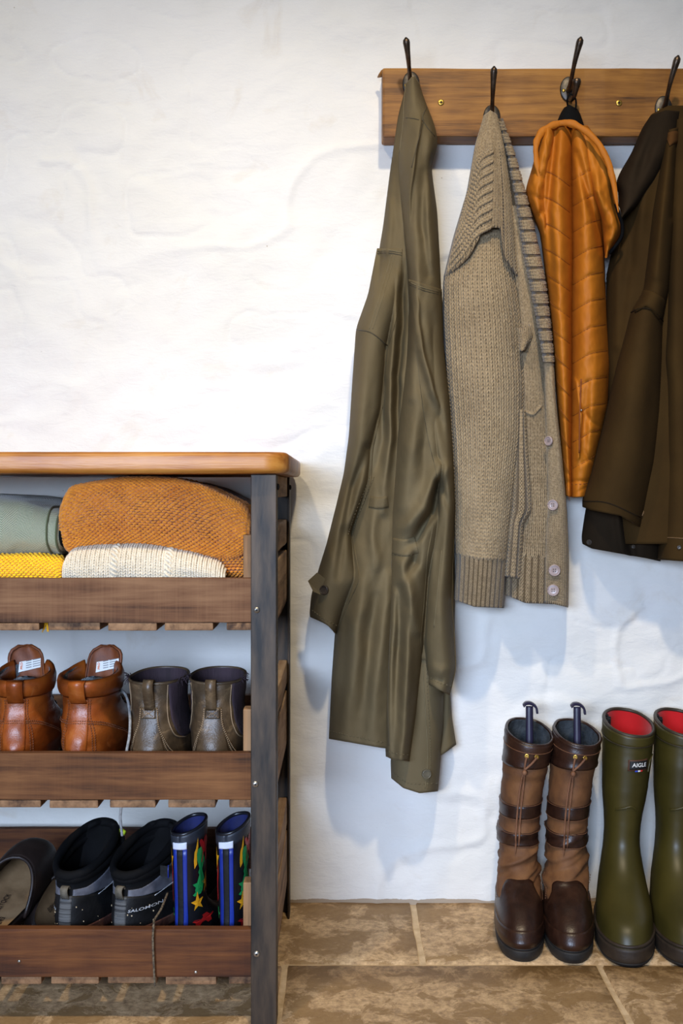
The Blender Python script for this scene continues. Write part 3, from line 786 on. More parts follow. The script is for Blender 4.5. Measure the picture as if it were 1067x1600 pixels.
rsl.stitches('stitching', [(668, 1056), (684, 1066), (705, 1072)], OLIVE_S, tr, 4.5)
rsl.seam('seam', [(690, 860), (684, 920), (678, 980)], OLIVE_S, tr, .0008)
flap.stitches('stitching', [(614, 1208), (640, 1224), (684, 1224)], OLIVE_S, tr, 5)

# ------------------------------------------------------------------ knitted cardigan
def yarn(name, c1, c2, scale=260, rough=.95, big=14):
    if name in MATS: return MATS[name]
    m = NT(name); v = m.coords((1, 1, 1), rnd=False)
    a = m.noise(v, scale, 2); b = m.noise(v, big, 3)
    m.set('Base Color', m.ramp(m.math('ADD', m.math('MULTIPLY', a, .65), m.math('MULTIPLY', b, .35)), [(.35, lin(c1)), (.65, lin(c2))]))
    m.set('Roughness', rough); m.set('Specular IOR Level', .15); m.set('Sheen Weight', .25); m.set('Sheen Roughness', .6)
    m.set('Normal', m.bump(m.noise(v, 1400, 2), .5, .0008))
    MATS[name] = m.m; return m.m
TAUPE = yarn('taupe_wool', (128, 108, 78), (170, 148, 114))
TAUPE_B = yarn('taupe_wool_ground_shaded', (84, 69, 48), (98, 82, 60))  # same wool, darkened so the gaps between stitches read as shaded
LILACB = plain('mauve_button', (150, 132, 128), (172, 154, 150), 80, .3, .03)
cg = thing('cardigan', tuple(W(800, 950, 2.0)), 'chunky taupe knitted cardigan with four round buttons hanging on a hook', 'cardigan')
cbody = Cloth(L=[(185, 770), (300, 785), (400, 796), (600, 806), (800, 796), (900, 788), (960, 786)], R=[(185, 786), (240, 800), (340, 826), (440, 846), (560, 858), (650, 866), (720, 872), (800, 870), (960, 868)],
              top=185, bot=[(0, 928), (.4, 942), (1, 944)], front=[(185, .07), (260, .075), (500, .08), (800, .085), (950, .085)], back=[(185, .056), (232, .056), (262, .02), (960, .018)], p=3, noise=.002, seed=11,
              folds=[Fold([(826, 300), (838, 440), (852, 600), (862, 700)], -.018, 8), Fold([(806, 460), (812, 540)], -.01, 6)])
cbody.mesh('body', TAUPE_B, cg, 50, 140)
osl = Cloth(L=[(640, 806), (760, 798), (910, 786)], R=[(640, 822), (700, 826), (760, 832), (800, 835), (815, 820), (910, 815)], top=640, bot=[(0, 900), (1, 905)], front=[(640, .10), (800, .115), (910, .10)], back=[(640, .05), (910, .05)], p=2.2, noise=.002, seed=12)
osl.mesh('sleeve', TAUPE_B, cg, 24, 60)
csl = Cloth(L=[(330, 722), (370, 710), (430, 694), (440, 692), (500, 692), (600, 697), (700, 705), (800, 709), (880, 712), (945, 709)], R=[(330, 792), (395, 798), (450, 808), (500, 815), (600, 821), (680, 819), (760, 808), (880, 793), (955, 787)],
            top=335, bot=[(0, 937), (.4, 948), (1, 950)],
            front=[(335, .10), (360, .115), (430, .130), (600, .14), (800, .14), (950, .128)], back=[(335, .05), (430, .045), (950, .04)], p=2.4, noise=.003, seed=13, nscale=50,
            folds=[Fold([(760, 430), (765, 600), (760, 780)], .006, 26), Fold([(800, 430), (808, 560)], -.004, 8)])
csl.mesh('sleeve', TAUPE_B, cg, 60, 160)
yok = Cloth(L=[(172, 758), (200, 750), (225, 742), (300, 729), (370, 708), (432, 693)], R=[(172, 774), (200, 783), (240, 792), (300, 800), (360, 806), (440, 812)],
            top=[(0, 180), (.5, 172), (1, 178)], bot=[(0, 434), (.16, 418), (.30, 400), (.45, 362), (.52, 355), (.76, 356), (.80, 400), (1, 436)],
            front=[(172, .110), (220, .116), (300, .128), (440, .146)], back=[(172, .057), (232, .057), (262, .045), (440, .045)], p=2.2, noise=.002, seed=14,
            folds=[Fold([(772, 200), (782, 300), (790, 390)], -.008, 6), Fold([(762, 180), (766, 220), (772, 260)], .006, 6), Fold([(776, 185), (785, 235)], .006, 5)])
yok.mesh('yoke', TAUPE_B, cg, 60, 90)
clr = Cloth(L=[(190, 778), (240, 792), (300, 803), (340, 809), (400, 817), (440, 826), (500, 838), (566, 849)], R=[(190, 786), (240, 804), (300, 821), (340, 832), (400, 845), (440, 853), (500, 860), (566, 866)],
            top=190, bot=566, front=[(190, .085), (300, .115), (566, .12)], back=[(190, .058), (300, .05), (566, .05)], p=2.6, noise=.001, seed=15)
clr.mesh('collar_band', TAUPE_B, cg, 26, 110)
plk = Cloth(L=[(555, 850), (620, 851), (690, 852), (790, 854), (850, 850), (948, 848)], R=[(555, 865), (620, 868), (720, 879), (800, 886), (870, 889), (948, 888)], top=[(0, 556), (1, 562)], bot=[(0, 940), (1, 949)],
            front=[(555, .105), (700, .11), (948, .10)], back=[(555, .05), (948, .045)], p=3.2, noise=.0012, seed=16, folds=[Fold([(858, 560), (872, 700), (883, 800)], [.008, .008, .0], 9, 'r')])
plk.mesh('button_band', TAUPE_B, cg, 34, 120)
sub = lambda C, u0, u1, v0, v1, lift=.0012: (lambda u, v: C.uv(u0 + (u1 - u0) * u, v0 + (v1 - v0) * v, lift))
knit_obj('sleeve_knit', [knit_on(sub(csl, .015, .985, .0, .88), 15, 92, 'vee', fat=.95)], TAUPE, cg)
knit_obj('cuff_knit', [knit_on(sub(csl, .015, .985, .872, 1.), 33, 20, 'rib', fat=.95, seed=3)], TAUPE, cg)
knit_obj('yoke_knit', [knit_on(sub(yok, .02, .98, .0, 1.), 17, 44, 'vee', fat=.95, seed=4)], TAUPE, cg)
knit_obj('body_knit', [knit_on(sub(cbody, .08, .97, .18, .905), 11, 92, 'vee', fat=.9, seed=5), knit_on(sub(cbody, .03, .97, .90, 1.), 22, 14, 'rib', fat=.95, seed=6)], TAUPE, cg)
knit_obj('sleeve_knit', [knit_on(sub(osl, .03, .97, 0, 1), 8, 46, 'rib', fat=.95, seed=7)], TAUPE, cg)
knit_obj('collar_knit', [knit_on(sub(clr, .02, .98, 0, 1), 9, 78, 'row_rib', fat=.8, seed=8)], TAUPE, cg)
knit_obj('band_knit', [knit_on(sub(plk, .02, .98, 0, 1), 12, 100, 'vee', fat=.85, seed=9, jitter=.05)], TAUPE, cg)
# yoke: ribs swinging from the hook down to the shoulder, cast over the yoke
for k in range(9):
    a = k / 8.0
    pts = [(762 - 3 * a + 6, 236 + 118 * a), (750 - 8 * a, 250 + 118 * a), (736 - 14 * a, 288 + 110 * a), (727 - 26 * a, 318 + 104 * a)]
    pts = [(min(max(x, float(yok.L(y)) + 2), float(yok.R(y)) - 3), y) for x, y in pts]
    q = smooth_path(pts, 20)
    c = yok.at(q[:, 0], q[:, 1], .0035); d = np.gradient(c, axis=0); n = yok.nrm(q[:, 0], q[:, 1])
    s_ = np.cross(d, n); s_ /= np.linalg.norm(s_, axis=1)[:, None]
    cc = np.concatenate([c + s_ * .002, c - s_ * .002]); dd = np.concatenate([d + s_ * np.linalg.norm(d, axis=1)[:, None] * .6, d - s_ * np.linalg.norm(d, axis=1)[:, None] * .6])
    knit_obj('yoke_rib', [ell_legs(cc, dd, np.concatenate([n, n]), .0095, .0024)], TAUPE, cg)
pk1 = Cloth(L=[(500, 804), (548, 812)], R=[(500, 826), (510, 832), (522, 834), (534, 829), (548, 819)], top=[(0, 514), (1, 506)], bot=548, front=[(500, .095), (548, .115)], back=[(500, .06), (548, .06)], p=2, noise=.001, seed=18)
pk1.mesh('pocket_top', TAUPE_B, cg, 20, 20)
knit_obj('pocket_knit', [knit_on(sub(pk1, .03, .97, 0, 1), 4, 9, 'vee', fat=.9, seed=12)], TAUPE, cg)
pk2 = tube('pocket_edge', cbody.at(*smooth_path([(820, 642), (832, 647), (840, 640), (845, 634)], 14).T, .004), .0028, TAUPE, cg, 7)
for px, py, rr in ((858, 689, .0085), (864, 789, .0098), (866, 891, .0105), (864, 922, .0105)):
    plk.button(px, py, rr, LILACB, cg, .003, 4, BTN, .004)
# ------------------------------------------------------------------ quilted gilet
RUST = fabric('rust_nylon', (174, 100, 20), (188, 114, 28), .60, 1500, .3, 7, .28, .0)
RUST_S = plain('rust_thread', (122, 62, 14), (136, 72, 20), 60, .8, 0)
NAVYBLK = fabric('black_lining', (11, 11, 12), (18, 18, 19), .9, 700, .2, 9, .12, .0)
gl = thing('gilet', tuple(W(905, 776, 2.02)), 'quilted rust-orange gilet hanging between the cardigan and the dark brown coat', 'gilet')
qf = []
for k in range(13):
    y = 268 + k * 41
    qf.append(Fold([(838, y - 4), (862, y + 4), (892, y + 24)], [-.0022, -.0026, -.0020], 1.9))
    qf.append(Fold([(893, y + 14), (922, y - 2), (955, y - 8)], [-.0020, -.0026, -.0022], 1.9))
GLb = [(186, 852), (230, 842), (270, 838), (340, 840), (400, 848), (500, 860), (600, 868), (700, 875), (780, 883)]
GRb = [(186, 908), (230, 925), (260, 934), (330, 942), (400, 944), (500, 948), (570, 953), (640, 949), (700, 936), (780, 919)]
MID = [(186, 892), (240, 893), (300, 893), (400, 894), (500, 892), (600, 892), (700, 891), (780, 892)]
gl_l = Cloth(L=GLb, R=[(a, b + 3) for a, b in MID], top=[(0, 200), (1, 188)], bot=[(0, 774), (1, 777)], front=[(186, .10), (260, .128), (400, .140), (600, .128), (780, .095)],
             back=[(186, .057), (232, .057), (262, .03), (780, .022)], p=2.2, noise=.003, seed=21, nscale=16, edge=.08, folds=qf + [
    Fold([(868, 205), (862, 260), (856, 330), (862, 420), (866, 470)], [-.012, -.020, -.018, -.012, -.003], 6), Fold([(878, 205), (876, 300), (880, 420)], .008, 9), Fold([(868, 300), (874, 420), (878, 560)], .005, 9),
    Fold([(872, 640), (880, 700), (884, 760)], [-.004, -.012, -.006], 4), Fold([(878, 752), (900, 756)], -.004, 3)])
gl_l.mesh('left_front', RUST, gl, 70, 260)
gb = Cloth(L=[(a, b - 2) for a, b in MID], R=GRb, top=[(0, 188), (1, 196)], bot=[(0, 777), (1, 776)], front=[(186, .10), (260, .126), (400, .138), (600, .130), (780, .098)],
           back=[(186, .057), (232, .057), (262, .03), (780, .022)], p=2.2, noise=.003, seed=25, nscale=16, edge=.08, folds=qf + [
    Fold([(908, 210), (912, 300), (918, 420)], .010, 10), Fold([(902, 240), (914, 290), (930, 340), (938, 390)], [-.006, -.018, -.016, -.006], 6),
    Fold([(900, 596), (908, 650), (904, 715)], [.006, .012, .008], 6, 'l'), Fold([(918, 600), (914, 660), (912, 720)], [-.004, -.010, -.006], 6), Fold([(930, 560), (926, 640), (918, 720)], .006, 8),
    Fold([(890, 752), (920, 752)], -.004, 3), Fold([(910, 640), (925, 660), (938, 668)], -.006, 4), Fold([(908, 700), (920, 716), (930, 722)], -.007, 4)])
gb.mesh('right_front', RUST, gl, 70, 260)
for k in range(13):
    y = 268 + k * 41
    if y < 770:
        x0 = float(gl_l.L(y)) + 3; gl_l.seam('quilt_stitch', [(x0, y - 3), (max(x0 + 3, 864), y + 4), (890, y + 23)], RUST_S, gl, .0005, 14, .0004)
        if y + 14 < 772: gb.seam('quilt_stitch', [(895, y + 13), (922, y - 2), (float(gb.R(y)) - 3, y - 7)], RUST_S, gl, .0005, 14, .0004)
ah = Cloth(L=[(200, 846), (228, 839), (260, 832), (285, 824), (302, 820), (325, 826), (350, 838), (380, 848)], R=[(200, 868), (240, 866), (300, 858), (380, 862)], top=200, bot=380, front=[(200, .115), (228, .125), (300, .128), (380, .10)], back=[(200, .06), (228, .06), (262, .04), (380, .03)], p=2, noise=.008, nscale=12, seed=22,
           folds=[Fold([(826, 300), (845, 312), (856, 318)], -.008, 3), Fold([(834, 340), (848, 332)], -.007, 3), Fold([(838, 270), (850, 280)], -.006, 3)])
ah.mesh('armhole', RUST, gl, 30, 50)
hood = Cloth(L=[(196, 900), (240, 906), (300, 922), (340, 938), (405, 945)], R=[(196, 918), (230, 942), (262, 955), (285, 960), (300, 957), (320, 963), (342, 972), (366, 971), (385, 958), (405, 947)], top=196, bot=403,
             front=[(196, .10), (300, .150), (360, .13), (405, .10)], back=[(196, .06), (262, .05), (405, .05)], p=2, noise=.007, nscale=16, seed=23,
             folds=[Fold([(925, 220), (940, 270), (948, 330)], -.012, 6), Fold([(940, 300), (955, 320), (966, 345)], -.01, 4), Fold([(942, 380), (956, 372), (968, 352)], [.006, .008, .006], 6), Fold([(934, 300), (944, 350)], .008, 6)])
hood.mesh('hood', RUST, gl, 40, 90)
rp = smooth_path([(846, 292), (841, 262), (837, 236), (839, 214), (848, 199), (866, 189), (886, 186), (908, 194), (930, 212), (946, 238), (956, 268), (961, 296), (966, 326)], 70)
offs = np.interp(np.linspace(0, 1, 70), [0, .2, .45, .7, 1], [.115, .118, .108, .135, .15])
rr = np.interp(np.linspace(0, 1, 70), [0, .1, .3, .6, .9, 1], [.001, .0045, .0062, .0058, .0045, .001]) * (1 + .05 * np.sin(np.arange(70) * .9) + .06 * np.sin(np.arange(70) * .37))
rp2 = smooth_path(np.column_stack([rp[:, 0], rp[:, 1] + 6, offs, rr]), 220)
v, f = tube_vf(W(rp2[:, 0], rp2[:, 1], DW - rp2[:, 2]), rp2[:, 3], 20)
_i = np.repeat(np.arange(220), 20); _a = np.tile(np.arange(20), 220) * 2 * np.pi / 20
_c = np.repeat(W(rp2[:, 0], rp2[:, 1], DW - rp2[:, 2]), 20, 0)
_d = (v - _c) * (1 + .5 * fbm(_i / 9.0, np.cos(_a) * 1.2 + 5 + np.sin(_a) * .6, 77, 3))[:, None]; v = _c + _d * [1, .7, 1]
mesh_obj('hood_rim', v, f, RUST, gl)
nk = Cloth(L=[(164, 884), (176, 876), (200, 866)], R=[(164, 898), (176, 906), (200, 914)], top=[(0, 168), (.4, 163), (1, 170)], bot=198, front=[(164, .078), (200, .10)], back=[(164, .057), (200, .057)], p=2, noise=.001, seed=24)
nk.mesh('neck_lining', NAVYBLK, gl, 20, 16)
tube('hanging_loop', [W(887, 166, 2.028), W(886, 156, 2.015), W(890, 148, 2.012), W(897, 150, 2.013), W(900, 160, 2.02), W(899, 172, 2.026)], .0016, NAVYBLK, gl, 6, steps=24)
tube('pocket_zip', gb.at(*smooth_path([(908, 592), (906, 640), (905, 708)], 20).T, .001), .0016, RUST_S, gl, 6)
v, f = disc_vf(gb.at(908, 641, .003), (0, -1, 0), .0022, .002, 8, .001); mesh_obj('zip_pull', v, f, ROUNDH, gl)
for pts in ([(880, 755), (900, 757), (919, 755)], [(880, 700), (884, 730), (890, 752)]): gb.seam('seam', pts, RUST_S, gl, .0008)
tube('armhole_binding', W(*np.array([(962, 318), (967, 336), (972, 352), (970, 372), (952, 396)]).T, np.array([1.962, 1.965, 1.975, 1.985, 2.0])), .003, NAVYBLK, gl, 6, steps=24)

# ------------------------------------------------------------------ dark brown coat
DKB = fabric('dark_loden', (54, 38, 16), (64, 46, 20), .9, 800, .25, 9, .12, .0)
DKB_D = fabric('dark_loden_inside', (34, 26, 17), (44, 34, 23), .9, 700, .25, 9, .1, .0)
DKB_T = plain('tan_thread', (98, 72, 42), (112, 84, 52), 60, .8, 0)
CORD = fabric('brown_corduroy', (78, 50, 24), (90, 60, 30), .9, 500, .3, 9, .1, .0)
dk = thing('coat', tuple(W(1040, 878, 2.0)), 'heavy dark brown coat cut off by the picture edge, above the green rubber boots', 'coat')
db = Cloth(L=[(165, 1030), (185, 1012), (240, 988), (275, 972), (330, 972), (400, 954), (430, 947), (560, 947), (640, 950), (760, 955), (850, 960)], R=[(165, 1075), (185, 1090), (240, 1110), (400, 1130), (870, 1150)],
           top=[(0, 178), (.3, 165), (1, 165)], bot=850, front=[(165, .09), (250, .105), (450, .11), (850, .11)], back=[(165, .057), (232, .057), (262, .03), (850, .03)], p=3, noise=.002, seed=31,
           folds=[Fold([(1000, 300), (985, 400), (975, 500)], -.012, 9), Fold([(965, 420), (962, 540)], .006, 8), Fold([(985, 430), (975, 560)], .006, 8), Fold([(1010, 260), (1002, 330), (990, 400)], .012, 10)])
db.mesh('body', DKB, dk, 70, 150)
dc = Cloth(L=[(172, 1022), (200, 1003), (240, 986), (270, 968), (288, 961), (300, 966), (340, 966)], R=[(172, 1066), (220, 1062), (280, 1030), (320, 1000), (340, 975)], top=[(0, 180), (.4, 172), (1, 174)], bot=[(0, 322), (.5, 344), (1, 342)],
           front=[(172, .112), (240, .128), (340, .13)], back=[(172, .058), (340, .058)], p=2.4, noise=.003, nscale=24, seed=32, folds=[Fold([(1030, 190), (1010, 240), (990, 300)], -.010, 7), Fold([(1012, 190), (990, 250)], .006, 8)])
dc.mesh('collar', DKB_D, dk, 40, 60)
lin_ = Cloth(L=[(770, 920), (800, 914), (840, 908), (852, 910), (880, 920)], R=[(770, 1032), (880, 1032)], top=770, bot=[(0, 850), (.1, 857), (.6, 868), (.8, 872), (1, 877)], front=[(770, .09), (880, .085)], back=[(770, .035), (880, .03)], p=3.4, noise=.003, nscale=20, seed=33,
             folds=[Fold([(975, 800), (985, 850), (990, 872)], [-.016, -.018, -.012], 7), Fold([(965, 800), (972, 860)], .008, 7)])
lin_.mesh('lower_hem', DKB_D, dk, 50, 40)
rp_ = Cloth(L=[(180, 1052), (260, 1044), (400, 1038), (500, 1036), (560, 1032), (600, 1036), (700, 1036), (760, 1034), (830, 1030), (885, 1025)], R=[(180, 1080), (240, 1105), (400, 1135), (885, 1160)], top=[(0, 190), (1, 175)], bot=[(0, 874), (.4, 878), (1, 880)],
            front=[(180, .10), (300, .13), (600, .14), (885, .13)], back=[(180, .06), (262, .05), (885, .04)], p=3.6, noise=.002, seed=34,
            folds=[Fold([(1056, 330), (1050, 500), (1052, 700)], [.006, .010, .004], 14), Fold([(1080, 300), (1085, 600), (1080, 800)], -.01, 12)])
rp_.mesh('front_panel', DKB, dk, 50, 160)
ds = Cloth(L=[(200, 1040), (260, 1030), (330, 1018), (400, 1010), (455, 1003), (488, 983), (500, 980), (570, 963), (660, 943), (740, 923), (780, 909), (825, 912)], R=[(200, 1062), (330, 1058), (460, 1046), (500, 1038), (560, 1037), (640, 1034), (720, 1026), (780, 1014), (830, 1003)],
           top=[(0, 204), (1, 198)], bot=[(0, 792), (.12, 797), (.6, 806), (1, 826)], front=[(200, .12), (330, .15), (500, .165), (700, .17), (830, .155)], back=[(200, .07), (830, .06)], p=2.3, noise=.0025, seed=35, nscale=44,
           folds=[Fold([(1010, 480), (995, 600), (975, 740)], .006, 24), Fold([(1026, 520), (1018, 640), (1008, 740)], -.006, 10), Fold([(1045, 230), (1035, 330), (1025, 430)], [.006, .014, .006], 9), Fold([(1058, 230), (1050, 340)], -.01, 5)])
ds.mesh('sleeve', DKB, dk, 60, 190)
strip('sleeve_tab', [(986, 477), (1008, 466), (1026, 474), (1040, 492)], 26, ds, dk, DKB, .003, .002)
ds.seam('seam', [(984, 489), (1000, 482), (1018, 484), (1036, 502)], DKB_D, dk, .0013, lift=.002)
strip('collar_patch', [(1042, 219), (1051, 215), (1060, 214)], 20, ds, dk, CORD, .002, .002)
ds.seam('seam', [(1023, 722), (1018, 762), (1003, 806)], DKB_T, dk, .0016)
ds.seam('seam', [(911, 783), (950, 786), (1000, 808)], DKB_D, dk, .0010)
rp_.seam('piping', [(1033, 572), (1031, 588), (1036, 608), (1035, 640), (1033, 655)], DKB_T, dk, .0016)
rp_.seam('seam', [(1028, 842), (1045, 840), (1075, 842)], DKB_T, dk, .0009)
rp_.button(1061, 855, .0035, BTN, dk, .002, 0)
lin_.button(921, 847, .0050, BTN, dk, .0022, 4, BLACK); lin_.button(990, 854, .0038, BTN, dk, .002, 0)

# ================================================================== knitwear folded in the top crate
def roll_surface(xs, zb, zt, yfr, yback, lean=0.0, p=2.4, wob=.003, seed=0, end=.02):
    """a folded blanket lying with its fold to the room. xs px at the fold; zb / zt px rows -> P(u, v): u along x, v round the section"""
    x0, x1 = xs; fb, ft = curve1(zb, 5), curve1(zt, 5)
    def P(u, v, lift=0.0):
        u = np.asarray(u, float); v = np.asarray(v, float)
        px = x0 + (x1 - x0) * u
        yb_, yt_ = fb(px), ft(px)
        zbw = HC - (yb_ - HY) * yfr / F_PX; ztw = HC - (yt_ - HY) * (yfr + .03) / F_PX
        # rounded ends
        e = np.clip(np.minimum(u, 1 - u) / end, 0, 1); e = np.sqrt(np.clip(1 - (1 - e) ** 2, 0, 1)); k = .30 + .70 * e
        zc = (zbw + ztw) / 2; hh = (ztw - zbw) / 2 * k + lift
        # section: v 0 (top, back) .. .35 top front edge .. .5 nose .. .65 .. 1 bottom back
        a = (v - .5) * 2; 
        ang = np.clip(a / .5, -1, 1) * np.pi / 2
        nose = .045 * k
        yy = yfr + nose * (1 - np.abs(np.cos(ang)) ** .8) - lift
        tail = np.clip(np.abs(a) - .5, 0, 1) / .5
        yy = yy + tail * (yback - yfr - .045)
        zz = zc - hh * np.sin(ang)
        wv = wob * 2 * fbm(px / 26, v * 9, 50 + seed, 3)
        yy = yy + wv + (1 - e) * .012; zz = zz + wv * .6 * (np.abs(a) < .8)
        X = (px - CX) * yfr / F_PX
        return np.stack(np.broadcast_arrays(X, yy, zz), -1)
    return P
def folded(name, P, mat, parent, nu=60, nv=60):
    U, Vv = np.meshgrid(np.linspace(0, 1, nu), np.linspace(0, 1, nv), indexing='ij')
    pts = P(U, Vv); uvs = np.stack([U * 1.0, Vv * 1.0], -1).reshape(-1, 2)
    f = gridfaces(nu, nv, True).tolist() + [list(range(nv)), list(range((nu - 1) * nv, nu * nv))[::-1]]
    ln = np.linalg.norm(P(np.array([1.]), np.array([.5])) - P(np.array([0.]), np.array([.5])))
    return mesh_obj(name, pts.reshape(-1, 3), f, mat, parent, uv=uvs * [ln, .5])
OCH = yarn('ochre_wool', (196, 108, 14), (232, 146, 36), 220); OCH_B = yarn('ochre_wool_ground_shaded', (120, 64, 14), (140, 78, 22))  # ground: darker copy of the yarn, shade painted between the stitches
WHT = yarn('cream_wool', (204, 190, 164), (228, 214, 190), 220); WHT_B = yarn('cream_wool_ground_shaded', (172, 156, 130), (190, 174, 148))  # cream ground toned down as shade behind the loops
YEL = yarn('yellow_wool', (246, 176, 0), (255, 200, 10), 220); YEL_B = yarn('yellow_wool_ground_shaded', (190, 134, 6), (206, 150, 10))  # yellow ground carries painted shade for the stitch gaps
ob = thing('knitted_blanket', tuple(W(240, 905, 1.8)), 'thick folded ochre moss-stitch blanket on top of the cream sweater', 'blanket')
P1 = roll_surface((90, 391), [(88, 862), (105, 866), (130, 855), (200, 852), (260, 858), (300, 868), (345, 873), (375, 868), (392, 864)],
                  [(88, 778), (100, 764), (130, 757), (180, 750), (230, 748), (280, 752), (320, 763), (350, 778), (375, 790), (392, 802)], 1.668, 2.02, p=2.3, wob=.004, seed=1, end=.05)
folded('fold', P1, OCH_B, ob)
knit_obj('moss_stitch', [knit_on(lambda u, v: P1(u, .16 + .62 * v, .0015), 36, 52, 'purl', fat=.95, seed=21, jitter=.08)], OCH, ob)
P1b = roll_surface((150, 388), [(148, 868), (200, 862), (260, 872), (300, 882), (345, 902), (388, 902)], [(148, 858), (200, 846), (240, 846), (300, 858), (340, 870), (388, 868)], 1.685, 2.0, p=2, wob=.002, seed=2, end=.04)
folded('under_fold', P1b, OCH_B, ob, 40, 40)
knit_obj('under_fold_stitch', [knit_on(lambda u, v: P1b(u, .25 + .5 * v, .001), 36, 12, 'purl', fat=1.0, seed=23)], OCH, ob)
ws = thing('knitted_sweater', tuple(W(225, 915, 1.8)), 'folded cream cable-knit sweater beneath the ochre blanket', 'sweater')
P2 = roll_surface((95, 351), [(94, 925), (351, 925)], [(94, 868), (110, 856), (160, 852), (205, 850), (240, 853), (290, 862), (330, 874), (351, 884)], 1.652, 2.0, p=2.6, wob=.003, seed=3, end=.05)
folded('fold', P2, WHT_B, ws)
pcs = []
bands = [(0, .145, 'vee', 5), (.145, .29, 'vee', 5), (.29, .365, 'vee', 3), (.365, .61, 'vee', 8), (.61, .70, 'vee', 3), (.70, .86, 'vee', 5), (.86, 1., 'vee', 5)]
for i, (a, b, pt, nc) in enumerate(bands):
    pcs.append(knit_on(lambda u, v, a=a, b=b: P2(a + (b - a) * u, .22 + .42 * v, .001), nc, 22, pt, fat=1.0, seed=30 + i))
knit_obj('cable_knit', pcs, WHT, ws)
for uc in (.325, .655):                     # raised cables
    pts = []
    for sgn in (-1, 1):
        vv = np.linspace(.30, .60, 40); uu = uc + sgn * .017 * np.sin(vv * 95)
        pts.append(tube_vf(P2(uu, vv, .0015 + .0015 * np.cos(vv * 95) * sgn), .0022, 6))
    v, f = join(pts); mesh_obj('cable', v, f, WHT, ws)
yt = thing('knitted_throw', tuple(W(40, 912, 1.8)), 'folded bright yellow knitted throw under the herringbone blanket', 'blanket')
P3 = roll_surface((-95, 96), [(-95, 920), (97, 920)], [(-95, 866), (0, 867), (60, 867), (97, 872)], 1.655, 2.0, p=2.6, wob=.002, seed=4, end=.05)
folded('fold', P3, YEL_B, yt)
knit_obj('garter_stitch', [knit_on(lambda u, v: P3(u, .24 + .42 * v, .001), 26, 20, 'purl', fat=.95, seed=41, jitter=.08)], YEL, yt)
for k in range(9):
    a = rng.uniform(-1, 1)
    tube('fringe_strand', [W(72, 966, 1.66), W(72 + 2 * a, 974, 1.655), W(71 + 5 * a, 984 + rng.uniform(-4, 9), 1.652)], .0008, YEL, yt, 4, steps=8)
def herringbone():
    m = NT('green_herringbone')
    uv = m.coords((1, 1, 1), rnd=False, uv=True)
    s = m.n('ShaderNodeSeparateXYZ', {0: uv}); x, y = s.outputs[0], s.outputs[1]
    tri = m.math('PINGPONG', x, .021)
    ph = m.math('FRACT', m.math('MULTIPLY', m.math('ADD', y, m.math('MULTIPLY', tri, 1.0)), 210.0))
    st = m.ramp(ph, [(.38, (0, 0, 0, 1)), (.48, (1, 1, 1, 1))])
    c = m.mix(st, lin((50, 58, 32)), lin((200, 198, 164)))
    m.set('Base Color', c); m.set('Roughness', .9); m.set('Specular IOR Level', .2); m.set('Sheen Weight', .2)
    m.set('Normal', m.bump(m.math('ADD', ph, m.math('MULTIPLY', m.noise(uv, 900, 2), .6)), .25, .001))
    return m.m
HB = herringbone(); GRN = fabric('green_binding', (86, 92, 58), (100, 104, 70), .85, 600, .2); 
hb = thing('herringbone_blanket', tuple(W(40, 870, 1.8)), 'folded green and grey herringbone wool blanket on the yellow throw', 'blanket')
P4 = roll_surface((-110, 92), [(-110, 868), (0, 868), (60, 867), (92, 868)], [(-110, 772), (-20, 776), (30, 783), (70, 794), (92, 800)], 1.664, 2.0, p=2.5, wob=.003, seed=5, end=.035)
folded('fold', P4, HB, hb, 90, 80)
for uc, nm, mt, rr in ((.905, 'binding', GRN, .0032), (.975, 'binding', GRN, .004), (.998, 'dark_lining', NAVYBLK, .006)):
    vv = np.linspace(.18, .80, 40); v, f = tube_vf(P4(np.full(40, uc), vv, .0006 if rr < .004 else -.002), rr, 8, flat=.45, up=(1, 0, 0)); mesh_obj(nm, v, f, mt, hb)
vv = np.linspace(.2, .8, 60)
lp = P4(np.full(60, 1.0), vv, -.004) + [.004, .004, 0]
knit_obj('fringe', [ell_legs(np.concatenate([lp, lp + [0, .01, 0]]), np.tile([[.4, -.3, .6], [.4, .3, -.6]], (60, 1)), np.tile([[1., 0, 0]], (120, 1)), .011, .0016)], GRN, hb)
